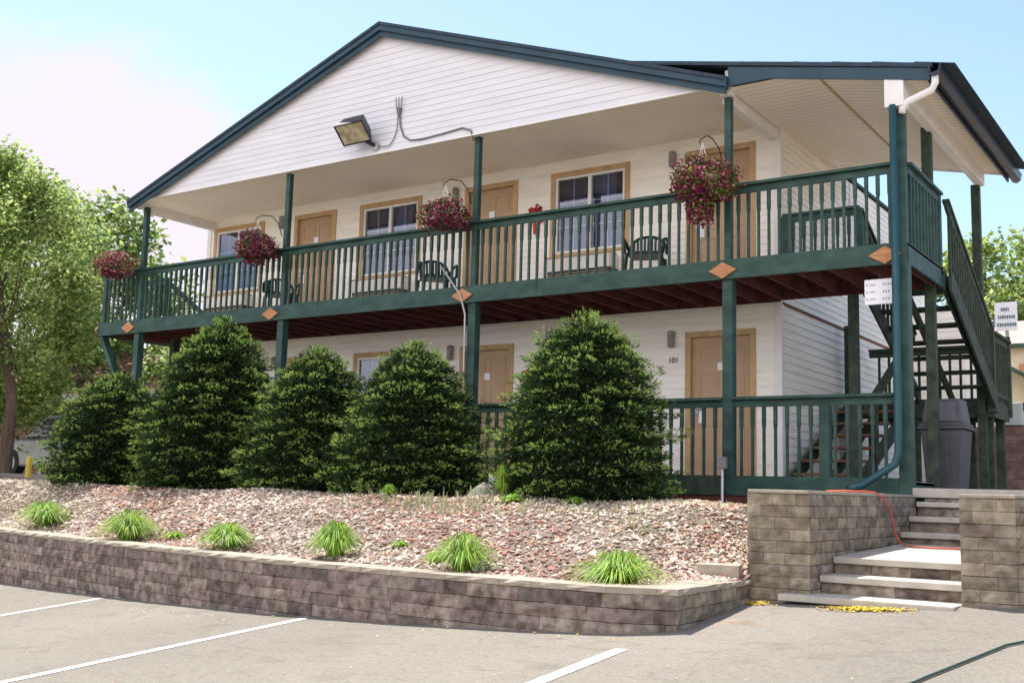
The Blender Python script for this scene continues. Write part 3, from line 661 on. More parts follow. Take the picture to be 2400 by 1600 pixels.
# ---------------- staircase ----------------
stc = empty('timber_staircase', (4.6,3.5,0), 'dark green timber switchback staircase with brown treads at the right end', 'staircase')
LZ = 1.28; YL0, YL1 = 4.45, 5.6
def flight(x0, x1, ya, za, yb_, zb_, n, open_=True, tm='greend'):
    """treads from (ya,za) up to (yb,zb)"""
    dy, dz = (yb_-ya)/n, (zb_-za)/n
    for xx in (x0+.02,x1-.02):
        mb = MB(); s_ = 1 if dy > 0 else -1
        pts = [(ya-s_*.02,za-.06),(ya-s_*.02,za+.14),(yb_,zb_+.02),(yb_,zb_-.26)]
        k = len(mb.v); mb.v += [(xx-.02,a,b) for a,b in pts]+[(xx+.02,a,b) for a,b in pts]; mb.f += [(0,1,2,3),(7,6,5,4),(0,4,5,1),(1,5,6,2),(2,6,7,3),(3,7,4,0)]; mb.m += [0]*6
        mb.build('stringer', M['greend'], stc, bevel=.003)
    mid = MB(); mid.bar(((x0+x1)/2,ya,za-.05),((x0+x1)/2,yb_,zb_-.15),.04,.14); mid.build('stringer', M['greend'], stc)
    for i in range(n-(1 if True else 0)):
        y = ya+dy*(i+.5); z = za+dz*(i+1)
        MB().box((x0+.045,y-.14,z-.036),(x1-.045,y+.14,z)).build('tread', M[tm], stc, bevel=.004)
flight(3.60, 4.56, 1.80, -.09, YL0, LZ, 7, tm='tread')
flight(4.66, 5.70, YL0, LZ, 1.74, ZD, 8)
mb = MB()
for k in range(8): mb.box((3.6,YL0+k*.143,LZ-.04),(5.72,YL0+k*.143+.137,LZ))
mb.build('landing', M['greend'], stc)
mb = MB(); mb.box((3.6,YL0-.0,LZ-.27),(5.74,YL0+.04,LZ-.045)); mb.box((5.70,YL0+.045,LZ-.27),(5.74,YL1,LZ-.045)); mb.box((3.6,YL1-.04,LZ-.27),(5.69,YL1,LZ-.045)); mb.build('landing_beam', M['greend'], stc, bevel=.004)
for x,y in ((3.68,YL0+.1),(4.6,YL0+.1),(5.62,YL0+.22),(5.62,YL1-.1),(3.68,YL1-.1),(5.2,YL1-.1)): MB().box((x-.06,y-.06,-.3),(x+.06,y+.06,LZ-.045)).build('post', M['greend'], stc, bevel=.004)
def slope_rail(x, ya, za, yb_, zb_, h, sp=.14):
    mb = MB(); mb.bar((x,ya,za+h),(x,yb_,zb_+h),.09,.038); mb.bar((x,ya,za+h-.07),(x,yb_,zb_+h-.07),.038,.09); r_ = mb.build('railing', M['greend'], stc, bevel=.003)
    n = max(2, int(abs(yb_-ya)/sp))
    for i in range(1, n):
        t_ = i/n; y = ya+(yb_-ya)*t_; z = za+(zb_-za)*t_; MB().box((x-.018,y-.018,z-.10),(x+.018,y+.018,z+h-.11)).build('baluster', M['greend'], r_)
slope_rail(5.73, 1.78, ZD-.02, YL0-.05, LZ+.10, .92)
mb = MB(); pts = [(1.74,ZD-.30),(1.74,ZD-.02),(YL0+.02,LZ+.06),(YL0+.02,LZ-.22)]; mb.v = [(5.752,a,b) for a,b in pts]+[(5.788,a,b) for a,b in pts]; mb.f = [(0,1,2,3),(7,6,5,4),(0,4,5,1),(1,5,6,2),(2,6,7,3),(3,7,4,0)]; mb.m = [0]*6; mb.build('stringer', M['greend'], stc, bevel=.003)
slope_rail(4.64, 1.78, ZD-.02, YL0-.05, LZ+.10, .90, .2)
slope_rail(4.585, 2.1, .10, YL0-.05, LZ+.04, .90, .45)
MB().box((5.68,YL0-.12,LZ-.2),(5.78,YL0-.02,LZ+1.05)).build('post', M['greend'], stc); MB().box((5.68,YL1-.06,LZ-.2),(5.78,YL1+.04,LZ+1.05)).build('post', M['greend'], stc)

def flat_rail(p, q, z0, z1):
    mb = MB(); mb.bar((p[0],p[1],z1),(q[0],q[1],z1),.14,.038); mb.bar((p[0],p[1],z1-.07),(q[0],q[1],z1-.07),.038,.09); r_ = mb.build('railing', M['greend'], stc); MB().bar((p[0],p[1],z0+.08),(q[0],q[1],z0+.08),.038,.06).build('bottom_rail', M['greend'], r_)
    n = int((Vector(q)-Vector(p)).length/.15)
    for i in range(1, n): c = Vector(p).lerp(Vector(q), i/n); MB().box((c.x-.018,c.y-.018,z0),(c.x+.018,c.y+.018,z1-.11)).build('baluster', M['greend'], r_)
flat_rail((5.73,YL0), (5.73,YL1), LZ, LZ+.97); flat_rail((3.62,YL1-.02), (5.68,YL1-.02), LZ, LZ+.93)


# ---------------- signs, lamp, cables ----------------
t = empty('room_sign', (5.32,.13,2.2), 'white board sign with small grey lettering hung under the balcony beside the downspout', 'sign')
MB().box((5.16,.12,2.03),(5.50,.135,2.33)).build('board', M['sign'], t, bevel=.006)
pale = mat('pale_ink', (.36,.37,.42), .7, .2, 8)
for r_ in range(3):
    z = 2.265-r_*.085; MB().box((5.185,.114,z-.010),(5.20,.1199,z+.010)).build('letter', pale, t)
    for k in range(3): MB().box((5.225+k*.022,.114,z-.007),(5.240+k*.022,.1199,z+.007)).build('letter', pale, t)
    for k in range(4 if r_ == 0 else 3): MB().box((5.37+k*.032,.114,z-.012),(5.386+k*.032,.1199,z+.012)).build('letter', pale, t)
MB().tube([(5.33,.15,2.03),(5.33,.15,2.60)],.006,6).build('hanger', M['dark'], t)

t = empty('flood_light', (-2.55,-.05,5.1), 'dark box floodlight with glass face tilted down low on the gable', 'floodlight')
Cn = Vector((-2.62,-.38,5.30)); ax = Vector((.93,.20,.10)).normalized(); fdir = Vector((-.25,-.62,-.74)); fdir = (fdir-ax*fdir.dot(ax)).normalized(); hv = ax.cross(fdir).normalized()
if hv.z < 0: hv = -hv
def bx(mb, a0,a1,f0,f1,h0,h1,ta=1):
    P = lambda a,f,h: Cn+ax*a+fdir*f+hv*h
    s_ = ta; return mb.hexa([P(a0*s_,f0,h0*s_),P(a1*s_,f0,h0*s_),P(a1*s_,f0,h1*s_),P(a0*s_,f0,h1*s_),P(a0,f1,h0),P(a1,f1,h0),P(a1,f1,h1),P(a0,f1,h1)])
bx(MB(), -.25,.25,-.20,.06,-.19,.19,.72).build('housing', M['dark'], t, bevel=.012)
mb = MB()
for a in (-.25,.235): bx(mb, a,a+.015,.062,.085,-.19,.19)
for h in (-.19,.175): bx(mb, -.234,.234,.062,.085,h,h+.015)
mb.build('bezel', M['dark'], t)
bx(MB(), -.232,.232,.063,.070,-.172,.172).build('lens', M['lens'], t)
MB().bar((-2.52,-.25,5.18),(-2.42,-.05,5.10),.06,.05).build('arm', M['dark'], t)
MB().box((-2.47,-.10,5.04),(-2.36,-.058,5.15)).build('junction_box', M['conduit'], t)
t = empty('service_mast', (-1.96,-.08,5.6), 'grey electric service mast on the gable siding right of the floodlight', 'mast')
mb = MB()
for dx in (-.045,0,.045): mb.tube([(-1.96+dx,-.09,5.62),(-1.96+dx*1.4,-.10,5.82)],.008,6)
mb.tube([(-1.96,-.085,5.50),(-1.96,-.085,5.64)],[.02,.045],8); mb.build('weatherhead', M['wire'], t)
o = top(MB().tube([(-1.95,-.08,5.55),(-1.93,-.075,5.35),(-1.86,-.07,5.18),(-1.72,-.07,5.09),(-1.5,-.07,5.07),(-1.1,-.07,5.09),(-.72,-.07,5.12),(-.55,-.08,5.05),(-.53,-.02,4.9)],.013,6), 'electric_cable', M['wire'], 'thick grey cable running down from the mast and along the gable edge', 'cable', base=(-1.2,-.08,5.07), smooth=True)
o = top(MB().tube([(-1.98,-.08,5.5),(-2.0,-.075,5.3),(-2.06,-.07,5.16),(-2.14,-.08,5.06),(-2.25,-.09,5.06),(-2.38,-.09,5.10)],.008,6), 'electric_cable', M['wire'], 'thin grey wire drooping from the mast to the floodlight', 'cable', base=(-2.2,-.08,5.06), smooth=True)
o = top(MB().tube([(-1.02,-.06,3.02),(-.68,-.05,2.60),(-.64,-.03,2.46),(-.60,-.01,2.30),(-.58,-.02,1.2),(-.585,-.02,.5)],[.014,.014,.016,.016,.014,.014],6), 'conduit_pipe', M['conduit'], 'pale conduit crossing the rail and running down the second post from right', 'pipe', base=(-.6,0,1.0), smooth=True)
t = empty('outdoor_outlet', (3.48,-.12,-.33), 'grey outlet box on a thin white pipe at the foot of the right centre post', 'outlet')
MB().box((3.42,-.16,.10),(3.53,-.08,.24)).build('box', M['lamp'], t, bevel=.008); MB().tube([(3.475,-.12,-.35),(3.475,-.12,.10)],.016,8).build('pipe', M['white'], t)

# red wall decorations
for n_,(x,z,lab) in enumerate(((-.60,4.18,'red silk flowers on the upper wall left of the right hand balcony window'),(-.66,1.55,'red silk flowers on the lower wall beside the big spruce'))):
    t = empty('wall_bouquet', (x,D-.05,z-.3), lab, 'flower decoration', 'red flower decorations on the walls')
    mb = MB()
    for k in range(46):
        c = Vector((x+R.gauss(0,.06),D-.06+R.gauss(0,.02),z+R.gauss(0,.07))); d = Vector((R.gauss(0,1),R.gauss(0,1),R.gauss(0,1))).normalized()*.035; e = d.orthogonal().normalized()*.028
        mb.poly([c-d-e,c+d-e,c+d+e,c-d+e])
    mb.build('petals', M['red'], t)
    mb = MB(); mb.prism([(x-.05,z-.02),(x-.03,z-.30),(x+.03,z-.30),(x+.05,z-.02)], D-.05, D-.02); mb.build('sleeve', M['red'] if n_ == 0 else M['ribbon'], t)

# ---------------- chairs ----------------
def chair(x, y, z, rz, lab):
    t = empty('plastic_chair', (0,0,0), lab, 'chair', 'green plastic chairs on the balcony')
    g = M['chair']
    mb = MB()    # seat
    for i in range(6):
        a, b = -.22+i*.074, -.22+(i+1)*.074-.006; mb.box((-.22,a,.41+.008*math.cos(i)),(.22,b,.43+.008*math.cos(i)))
    mb.box((-.24,-.24,.395),(.24,.235,.409)); mb.build('seat', g, t)
    mb = MB(); pts = []
    for k in range(13): th_ = PI*k/12; pts.append((-.27*math.cos(th_)*1.0, .24+.03*math.sin(th_), 0.48+.27*math.sin(th_)**.7))
    mb.tube(pts,.022,8)
    for k in range(9): xx = -.20+k*.05; hz = .48+.27*(max(0,1-(xx/.27)**2))**.42; mb.bar((xx,.235,.42),(xx*1.05,.27,hz),.036,.012,side=(1,0,0))
    mb.build('backrest', g, t)
    for s_ in (-1,1):
        mb = MB(); mb.tube([(s_*.27,.25,.50),(s_*.30,.12,.62),(s_*.30,-.12,.63),(s_*.28,-.24,.60),(s_*.27,-.25,.40)],.022,8); mb.build('armrest', g, t, smooth=True)
        for yy, tx in ((-.24,-.03),(.24,.05)): MB().tube([(s_*.24,yy,.41),(s_*.27,yy+tx,.0)],[.028,.018],8).build('leg', g, t)
    t.location = (x,y,z); t.rotation_euler = (0,0,rz); return t
chair(1.80,1.05,ZD,.35,'dark green plastic chair on the balcony beneath the large hanging basket by the right window')
chair(-2.0,1.05,ZD,.9,'dark green plastic chair on the balcony between the second window and centre post')
chair(-5.55,1.05,ZD,1.0,'dark green plastic chair on the balcony beside the leftmost flat door')

# ---------------- hanging baskets ----------------
def basket(px, cx, cz, rw, rh, trail, lab, pink=.25, green=.4, nfl=900, nlf=700):
    cy = -.36
    t = empty('hanging_basket', (cx,cy,cz-.1), lab, 'hanging basket', 'hanging flower baskets along the balcony')
    mb = MB(); hx, hz = cx, cz+rh+.32
    mb.tube([(px-.05,.02,hz-.22),(px-.07,-.05,hz-.02),(px-.12,-.16,hz+.09),(cx+.05,cy+.04,hz+.08),(cx-.03,cy-.02,hz+.02),(cx-.02,cy-.03,hz-.03)],.008,6); mb.build('bracket', M['dark'], t, smooth=True)
    mb = MB()
    for a in (0,2.1,4.2): mb.tube([(hx,cy,hz-.02),(cx+.13*math.cos(a),cy+.13*math.sin(a),cz+.08)],.004,4)
    mb.build('hanger_wires', M['white'], t)
    MB().tube([(cx,cy,cz-.12),(cx,cy,cz-.02),(cx,cy,cz+.06)],[.09,.13,.15],14).build('pot', M['bark'], t)
    def sp():
        while True:
            v = Vector((R.gauss(0,1),R.gauss(0,1),R.gauss(0,1))).normalized()
            if v.z > -.75: break
        lump = 1+.16*math.sin(v.x*5+cx)+.12*math.sin(v.y*7+v.z*5+cx*2)
        r_ = (.62+.40*R.random()**.5)*lump*1.22
        p = Vector((v.x*rw*r_, v.y*rw*.95*r_, v.z*rh*r_))
        if trail and R.random() < .30: p = Vector((v.x*rw*.62-.04, v.y*rw*.6, -rh*.5-R.random()**1.2*trail)); p.x *= 1-.35*abs(p.z)/(trail+rh)
        return v, p
    mb = MB()
    for k in range(int(nlf*1.6)):
        v, p = sp(); c = Vector((cx,cy,cz+.05))+p*.95; d = (v+Vector((R.gauss(0,.7),R.gauss(0,.7),R.gauss(0,.6)))).normalized()*R.uniform(.02,.038); e = d.cross(Vector((R.gauss(0,1),R.gauss(0,1),R.gauss(0,1)))).normalized()*R.uniform(.009,.016)
        mb.poly([c-d,c+e,c+d,c-e])
    mb.build('foliage', M['bleaf'], t)
    mb = MB()
    for k in range(int(nfl*1.6)):
        v, p = sp(); c = Vector((cx,cy,cz+.05))+p*R.uniform(.98,1.10); n = (v+Vector((R.gauss(0,.5),R.gauss(0,.5),R.gauss(0,.5)))).normalized(); a = n.orthogonal().normalized(); b = n.cross(a); s_ = R.uniform(.014,.024); ph = R.random()*6
        k0 = len(mb.v); mb.v.append(tuple(c-n*s_*.5)); mi = 1 if R.random() < pink*(1.3 if v.z > .2 else .6) else 0
        for j in range(5): an = ph+j*2*PI/5; mb.v.append(tuple(c+(a*math.cos(an)+b*math.sin(an))*s_))
        for j in range(5): mb.f.append((k0,k0+1+j,k0+1+(j+1)%5)); mb.m.append(mi)
    tag(mb.build('flowers', [M['petal'],M['petalp']], t), kind='stuff')
basket(PX[0],-8.50,3.66,.31,.20,.12,'small faded pink hanging basket at the far left end of the balcony',pink=.35,nfl=800,nlf=900)
basket(PX[1],-4.70,3.60,.30,.20,.16,'dark magenta hanging basket left of the second balcony post',pink=.2)
basket(PX[2],-.76,3.66,.29,.20,.05,'compact magenta hanging basket left of the centre balcony post',pink=.25)
basket(PX[3],3.31,3.60,.33,.26,.36,'largest hanging basket with trailing green and red stems by the right window',pink=.32,nfl=1100,nlf=1600)

# ---------------- spruces ----------------
def sprucetree(cx, cy, z0, zt, r, lab, seed, lean=0):
    rr = random.Random(seed); H = zt-z0
    t = empty('dwarf_spruce', (cx,cy,z0), lab, 'spruce', 'spruce shrubs in front of the porch')
    MB().tube([(cx,cy,z0-.1),(cx,cy,z0+H*.5),(cx+lean,cy,zt-.1)],[.07,.05,.015],8).build('trunk', M['bark'], t)
    def prof(h):   # h 0 bottom..1 top
        pr = [(0,.86),(.06,.95),(.15,1.0),(.30,.98),(.45,.91),(.6,.81),(.72,.70),(.82,.57),(.9,.43),(.96,.29),(1,.14)]
        for (a,b),(c,d) in zip(pr[:-1],pr[1:]):
            if a <= h <= c: return b+(d-b)*(h-a)/(c-a)
        return .03
    mb = MB(); nr, nc = 12, 18
    for i in range(nr+1):
        h = i/nr
        for j in range(nc): a = 2*PI*j/nc; q = prof(h)*r*.70*(1+.07*math.sin(a*3+h*5+seed)+.05*rr.uniform(-1,1)); mb.v.append((cx+lean*h+q*math.cos(a),cy+q*math.sin(a),z0-.05+H*.9*h))
    for i in range(nr):
        for j in range(nc): mb.f.append((i*nc+j,i*nc+(j+1)%nc,(i+1)*nc+(j+1)%nc,(i+1)*nc+j)); mb.m.append(0)
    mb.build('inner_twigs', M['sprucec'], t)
    mb = MB(); v, f, ms = mb.v, mb.f, mb.m
    U = rr.uniform; sin, cos = math.sin, math.cos
    def spray(px, py, pz, dx, dy, dz, s_, mi, nb_=6):   # a twig tip: narrow needle blades fanned round d
        l = math.sqrt(dx*dx+dy*dy+dz*dz); dx/=l; dy/=l; dz/=l
        for q in range(nb_):
            ox, oy, oz = U(-1,1), U(-1,1), U(-1,1); w_ = .62
            ex, ey, ez = dx+ox*w_, dy+oy*w_, dz+oz*w_; L_ = s_*U(.7,1.2); ex*=L_; ey*=L_; ez*=L_
            # width dir = e x o
            wx, wy, wz = ey*oz-ez*oy, ez*ox-ex*oz, ex*oy-ey*ox; wl = math.sqrt(wx*wx+wy*wy+wz*wz)+1e-6; g = s_*.13/wl; wx*=g; wy*=g; wz*=g
            bx_, by_, bz_ = px+dx*s_*U(-.5,.5), py+dy*s_*U(-.5,.5), pz+dz*s_*U(-.5,.5)
            k = len(v); v.extend(((bx_,by_,bz_),(bx_+ex*.5-wx,by_+ey*.5-wy,bz_+ez*.5-wz),(bx_+ex,by_+ey,bz_+ez),(bx_+ex*.5+wx,by_+ey*.5+wy,bz_+ez*.5+wz))); f.append((k,k+1,k+2,k+3)); ms.append(mi)
    az0 = rr.random()*6
    def shell(h, a): return prof(h)*r*(1+.07*sin(a*3+h*5+seed)+.06*sin(a*5-h*11+seed*2))
    # dark inner needles close the body
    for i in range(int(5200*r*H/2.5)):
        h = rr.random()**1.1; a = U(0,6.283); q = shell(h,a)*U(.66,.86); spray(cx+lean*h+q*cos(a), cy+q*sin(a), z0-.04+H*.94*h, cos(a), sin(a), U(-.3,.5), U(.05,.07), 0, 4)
    # branch-end pads in loose tiers
    nb = int(250*(H/2)*(r/1.2)); 
    for i in range(nb):
        h = ((i+.5)/nb)**1.08*.97; h = (round(h*10+.3*sin(2*az0+i*4.8))/10)*.36+h*.64; h = max(.02, min(.985, h)); a = az0+i*2.39996+U(-.15,.15)
        q = shell(h,a)*(U(.74,.94) if rr.random() < .82 else U(.94,1.06)); ux, uy = cos(a), sin(a); tx, ty = -uy, ux
        lr = U(.10,.18)*(1 if h < .8 else .75); lt = lr*U(.8,1.4); lz = U(.028,.055)+(.04 if h > .88 else 0)
        X0, Y0, Z0_ = cx+lean*h+ux*q, cy+uy*q, z0-.02+H*.95*h+U(-.02,.02)
        rich = U(.75,.97) if rr.random() < .56 else U(.08,.35)
        for s_i in range(64):
            e1, e2, e3 = rr.gauss(0,1), rr.gauss(0,1), rr.gauss(0,1); n_ = math.sqrt(e1*e1+e2*e2+e3*e3)/U(.75,1.05); e1/=n_; e2/=n_; e3/=n_
            px = X0+ux*e1*lr+tx*e2*lt; py = Y0+uy*e1*lr+ty*e2*lt; pz = Z0_+e3*lz+.10*e1*lr-.10*abs(e2)*lt
            out = e1*.6+e3*.55
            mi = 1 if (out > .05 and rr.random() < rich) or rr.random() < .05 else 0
            spray(px, py, pz, ux*(.5+e1*.6)+tx*e2*.8, uy*(.5+e1*.6)+ty*e2*.8, .15+e3*.5+.5*h**3, U(.022,.035), mi, 5)
    for i in range(110):      # leader tuft
        spray(cx+lean+rr.gauss(0,.07), cy+rr.gauss(0,.07), zt-.12+U(-.06,.08), rr.gauss(0,.5), rr.gauss(0,.5), 1, .05, 1 if rr.random() < .7 else 0)
    mb.build('foliage', [M['spruce'],M['sprucet']], t)
sprucetree(-6.02,-1.85,-.40,1.47,1.10,'small leftmost spruce below the balcony end',11)
sprucetree(-3.80,-1.85,-.40,2.20,1.15,'tall spruce, second from left, reaching the balcony beam',12,lean=.14)
sprucetree(-1.80,-1.85,-.40,1.66,.98,'middle spruce, the shorter of the three in the centre',13,lean=.1)
sprucetree(-.0,-1.85,-.40,1.64,1.05,'rounded spruce, second from right, left of the centre post',14)
sprucetree(2.50,-1.85,-.40,1.85,1.12,'large spruce standing alone in front of the right hand door',15,lean=.05)

# ---------------- grasses, weeds, rock ----------------
def tuft(mb, cx, cy, z0, rad_, h, n, wd=.006, spread=1):
    for k in range(n):
        a = R.random()*6.283; q = R.random()**.6; d = Vector((math.cos(a),math.sin(a),0)); s_ = d*rad_*.15*R.random()
        ln = R.uniform(.7,1.1); reach = rad_*q*ln*spread; hh = h*ln*(1-.55*q*q)*1.15
        e = Vector((-d.y,d.x,0))*wd; b0 = Vector((cx,cy,z0))+s_; prev = None
        pts = [b0, b0+d*reach*.25+Vector((0,0,hh*.62)), b0+d*reach*.65+Vector((0,0,hh*.98)), b0+d*reach*1.02+Vector((0,0,hh*.92-q*h*.28))]
        k0 = len(mb.v); ws = (1,1.1,.8,.1)
        for p, w_ in zip(pts, ws): mb.v += [tuple(p-e*w_),tuple(p+e*w_)]
        tn = 1 if R.random() < .13 else 0
        for j in range(3): mb.f.append((k0+2*j,k0+2*j+1,k0+2*j+3,k0+2*j+2)); mb.m.append(tn)
G = [(-4.72,-3.82,.34,.30,'wide daylily grass clump at the far left end of the bed'),(-2.11,-4.42,.36,.34,'tall full grass clump, second from left by the wall'),(-.08,-4.72,.25,.26,'small bright grass clump below the tall spruce'),
     (1.66,-4.94,.24,.30,'upright grass clump at the middle of the bed'),(3.20,-5.00,.29,.29,'rounded grass clump left of the wall corner clump'),(4.66,-4.88,.33,.28,'bright lime grass clump nearest the wall corner')]
for x,y,r_,h,lab in G:
    mb = MB(); tuft(mb, x, y, bedz(x,y)-.01, r_*1.35*R.uniform(.92,1.08), h*R.uniform(.92,1.06), int(900*R.uniform(.75,1.15)), .0042); top(mb, 'grass_clump', [M['grassb'],M['grassy']], lab, 'grass clump', 'grass clumps behind the low wall', base=(x,y,bedz(x,y)))
W = [(2.72,-4.78,.13,.09,'little lime weed between two grass clumps near the wall'),(1.95,-4.35,.12,.07,'flat lime weed in mid gravel behind the upright clump'),(2.30,-2.95,.20,.09,'broad flat lime weed in front of the rock'),(2.95,-2.72,.18,.08,'flat lime weed in front of the large spruce'),
     (1.95,-2.62,.12,.34,'tall lime grass shoot beside the rock and large spruce'),(.55,-2.90,.14,.14,'dark green sprout left of the rock'),(-1.45,-4.3,.2,.10,'small weed right of the tall full clump')]
for i,(x,y,r_,h,lab) in enumerate(W):
    mb = MB(); tuft(mb, x, y, bedz(x,y)-.01, r_, h, 150, .007); top(mb, 'weed', M['weed'] if i != 5 else M['grassb'], lab, 'weed', 'weeds in the gravel', base=(x,y,bedz(x,y)))
mb = MB()
def weeds(x0,x1,y0,y1,n,h):
    for k in range(n): x = R.uniform(x0,x1); y = R.uniform(y0,y1); 
    for k in range(n):
        x = R.uniform(x0,x1); y = R.uniform(y0,y1); tuft(mb, x, y, bedz(x,y)-.005, R.uniform(.03,.07), R.uniform(.4,1)*h, 5, .003)
weeds(1.0,2.2,-3.5,-2.9,75,.19); weeds(2.4,4.2,-3.6,-3.1,70,.12); weeds(3.6,5.2,-3.9,-2.2,330,.06); weeds(-8.5,-5.2,-3.4,-2.4,300,.09); weeds(-8,-4,-4.2,-3.2,160,.08); weeds(-3,0,-4.6,-4.2,60,.05); weeds(0,1.2,-3.4,-2.8,50,.12)
tag(mb.build('dry_weeds', M['grassy']), 'sparse pale dry weeds growing through the gravel', 'weeds', kind='stuff')
# needles/mulch under the trees
mb = MB()
for k in range(9000):
    tx_, ty_ = R.choice([(-6.02,-1.85),(-3.84,-1.85),(-1.8,-1.85),(-.02,-1.85),(2.46,-1.85)]); a = R.random()*6.283; q = 1.55*R.random()**.45; x = tx_+q*math.cos(a); y = ty_+q*math.sin(a)*.95
    if y > -.3: continue
    z = bedz(x,y)+.012+R.random()*.012; b = R.random()*6.283; l_ = R.uniform(.012,.03)
    mb.poly([(x,y,z),(x+l_*math.cos(b)+.003,y+l_*math.sin(b),z+.004),(x+l_*math.cos(b),y+l_*math.sin(b)+.004,z+.004),(x-.002,y+.004,z)])
tag(mb.build('needle_litter', mat('dead_needles', (.26,.12,.045), .9, .3, 9, island=.4)), 'rusty brown fallen needles on the ground beneath the spruces', 'needle litter', kind='stuff')
mb = MB(); rr = random.Random(5); nr, nc = 8, 14
for i in range(nr+1):
    th_ = PI/2*i/nr
    for j in range(nc): a = 2*PI*j/nc; q = 1+.12*math.sin(a*2+1)+.07*rr.uniform(-1,1); mb.v.append((1.62+.30*q*math.cos(th_)*math.cos(a), -2.42+.24*q*math.cos(th_)*math.sin(a), -.48+.34*math.sin(th_)*q+.05*math.cos(a)))
for i in range(nr):
    for j in range(nc): mb.f.append((i*nc+j,i*nc+(j+1)%nc,(i+1)*nc+(j+1)%nc,(i+1)*nc+j)); mb.m.append(0)
top(mb, 'boulder', M['rock'], 'grey rounded boulder between the two right hand spruces', 'rock', base=(1.62,-2.42,-.45), smooth=True)
# yellow pollen litter
mb = MB()
def litter(x0,x1,y0,y1,n,s0,s1,gauss=False):
    for k in range(n):
        x = R.gauss((x0+x1)/2,(x1-x0)/4) if gauss else R.uniform(x0,x1); y = R.gauss((y0+y1)/2,(y1-y0)/4) if gauss else R.uniform(y0,y1)
        if y > -3.9 and 5.55 < x < 7: y = -3.9-R.random()*.06
        s_ = R.uniform(s0,s1); z = lotz(x,y)+.005+R.random()*.014; a = R.random()*6
        mb.poly([(x+s_*math.cos(a+q)*R.uniform(.7,1.1),y+s_*math.sin(a+q)*R.uniform(.7,1.1),z+R.uniform(-.002,.004)) for q in (0,1.5,3.0,4.6)])
litter(6.02,6.62,-4.06,-3.86,1000,.007,.016,True); litter(5.28,5.52,-3.95,-3.78,220,.008,.016,True); litter(-2.5,5.2,-5.9,-5.5,46,.006,.016); litter(-1,8,-9,-5.8,50,.005,.012)
tag(mb.build('yellow_litter', M['yellow']), 'yellow blossom litter swept against the bottom step', 'litter', kind='stuff')

# cords
top(MB().tube([(5.35,-1.9,ZT+.012),(5.55,-1.98,ZT+.016),(5.74,-1.9,ZT+.014),(5.80,-1.8,ZT+.008),(5.83,-1.66,-.21),(5.85,-1.52,-.30),(5.86,-1.44,-.42),(5.87,-1.40,-.54),(5.90,-1.40,-.62),(5.97,-1.46,-.662),(6.10,-1.56,-.668),(6.3,-1.6,-.668),(6.55,-1.56,-.667),(6.8,-1.46,-.664),(6.95,-1.38,-.66)],.008,6), 'extension_cord', M['orange'], 'orange cord draped over the left block wall onto the steps', 'cord', base=(5.82,-2,-.7), smooth=True)
top(MB().tube([(x,y,lotz(x,y)+.012) for x,y in ((9.0,-2.9-.9),(8.2,-4.4),(7.75,-4.78),(7.55,-5.15),(7.43,-5.7),(7.33,-6.15),(7.18,-6.9),(6.9,-8.2))],.0085,6), 'garden_hose', M['hosegreen'], 'green garden hose lying across the parking lot at lower right', 'hose', base=(7.5,-5.5,lotz(7.5,-5.5)), smooth=True)

# ---------------- waste bin ----------------
t = empty('waste_bin', (5.66,2.1,-.085), 'large grey waste bin with hooded lid under the stairs', 'bin')
bx0, bx1, by0, by1 = 5.33, 5.85, 1.85, 2.38
mb = MB(); q = .05; mb.hexa([(bx0+q,by0+q,-.08),(bx1-q,by0+q,-.08),(bx1-q,by1-q,-.08),(bx0+q,by1-q,-.08),(bx0,by0,.68),(bx1,by0,.68),(bx1,by1,.68),(bx0,by1,.68)]); mb.build('body', M['bin'], t, bevel=.02)
mb = MB()
for k in range(6): xx = bx0+.07+k*.075; mb.bar((xx+.01,by0+.035,.02),(xx,by0-.006,.60),.02,.012,side=(1,0,0))
mb.build('ribs', M['bin'], t)
mb = MB(); mb.box((bx0-.035,by0-.035,.681),(bx1+.035,by1+.035,.72)); mb.box((bx0-.015,by0-.015,.721),(bx1+.015,by1+.015,.76)); mb.build('rim', M['bin'], t, bevel=.012)
mb = MB(); mb.hexa([(bx0+.01,by0+.02,.761),(bx1-.01,by0+.02,.761),(bx1-.01,by1-.02,.761),(bx0+.01,by1-.02,.761),(bx0+.05,by0+.06,1.07),(bx1-.05,by0+.06,1.07),(bx1-.05,by1-.06,1.07),(bx0+.05,by1-.06,1.07)]); ld = mb.build('lid', M['bin'], t, bevel=.015)
mb = MB(); mb.hexa([(bx0+.09,by0+.012,.79),(bx1-.09,by0+.012,.79),(bx1-.09,by0+.03,.79),(bx0+.09,by0+.03,.79),(bx0+.10,by0+.040,1.03),(bx1-.10,by0+.040,1.03),(bx1-.10,by0+.07,1.03),(bx0+.10,by0+.07,1.03)]); mb.build('flap', mat('bin_flap', (.12,.12,.135), .45, .1, 6), ld)

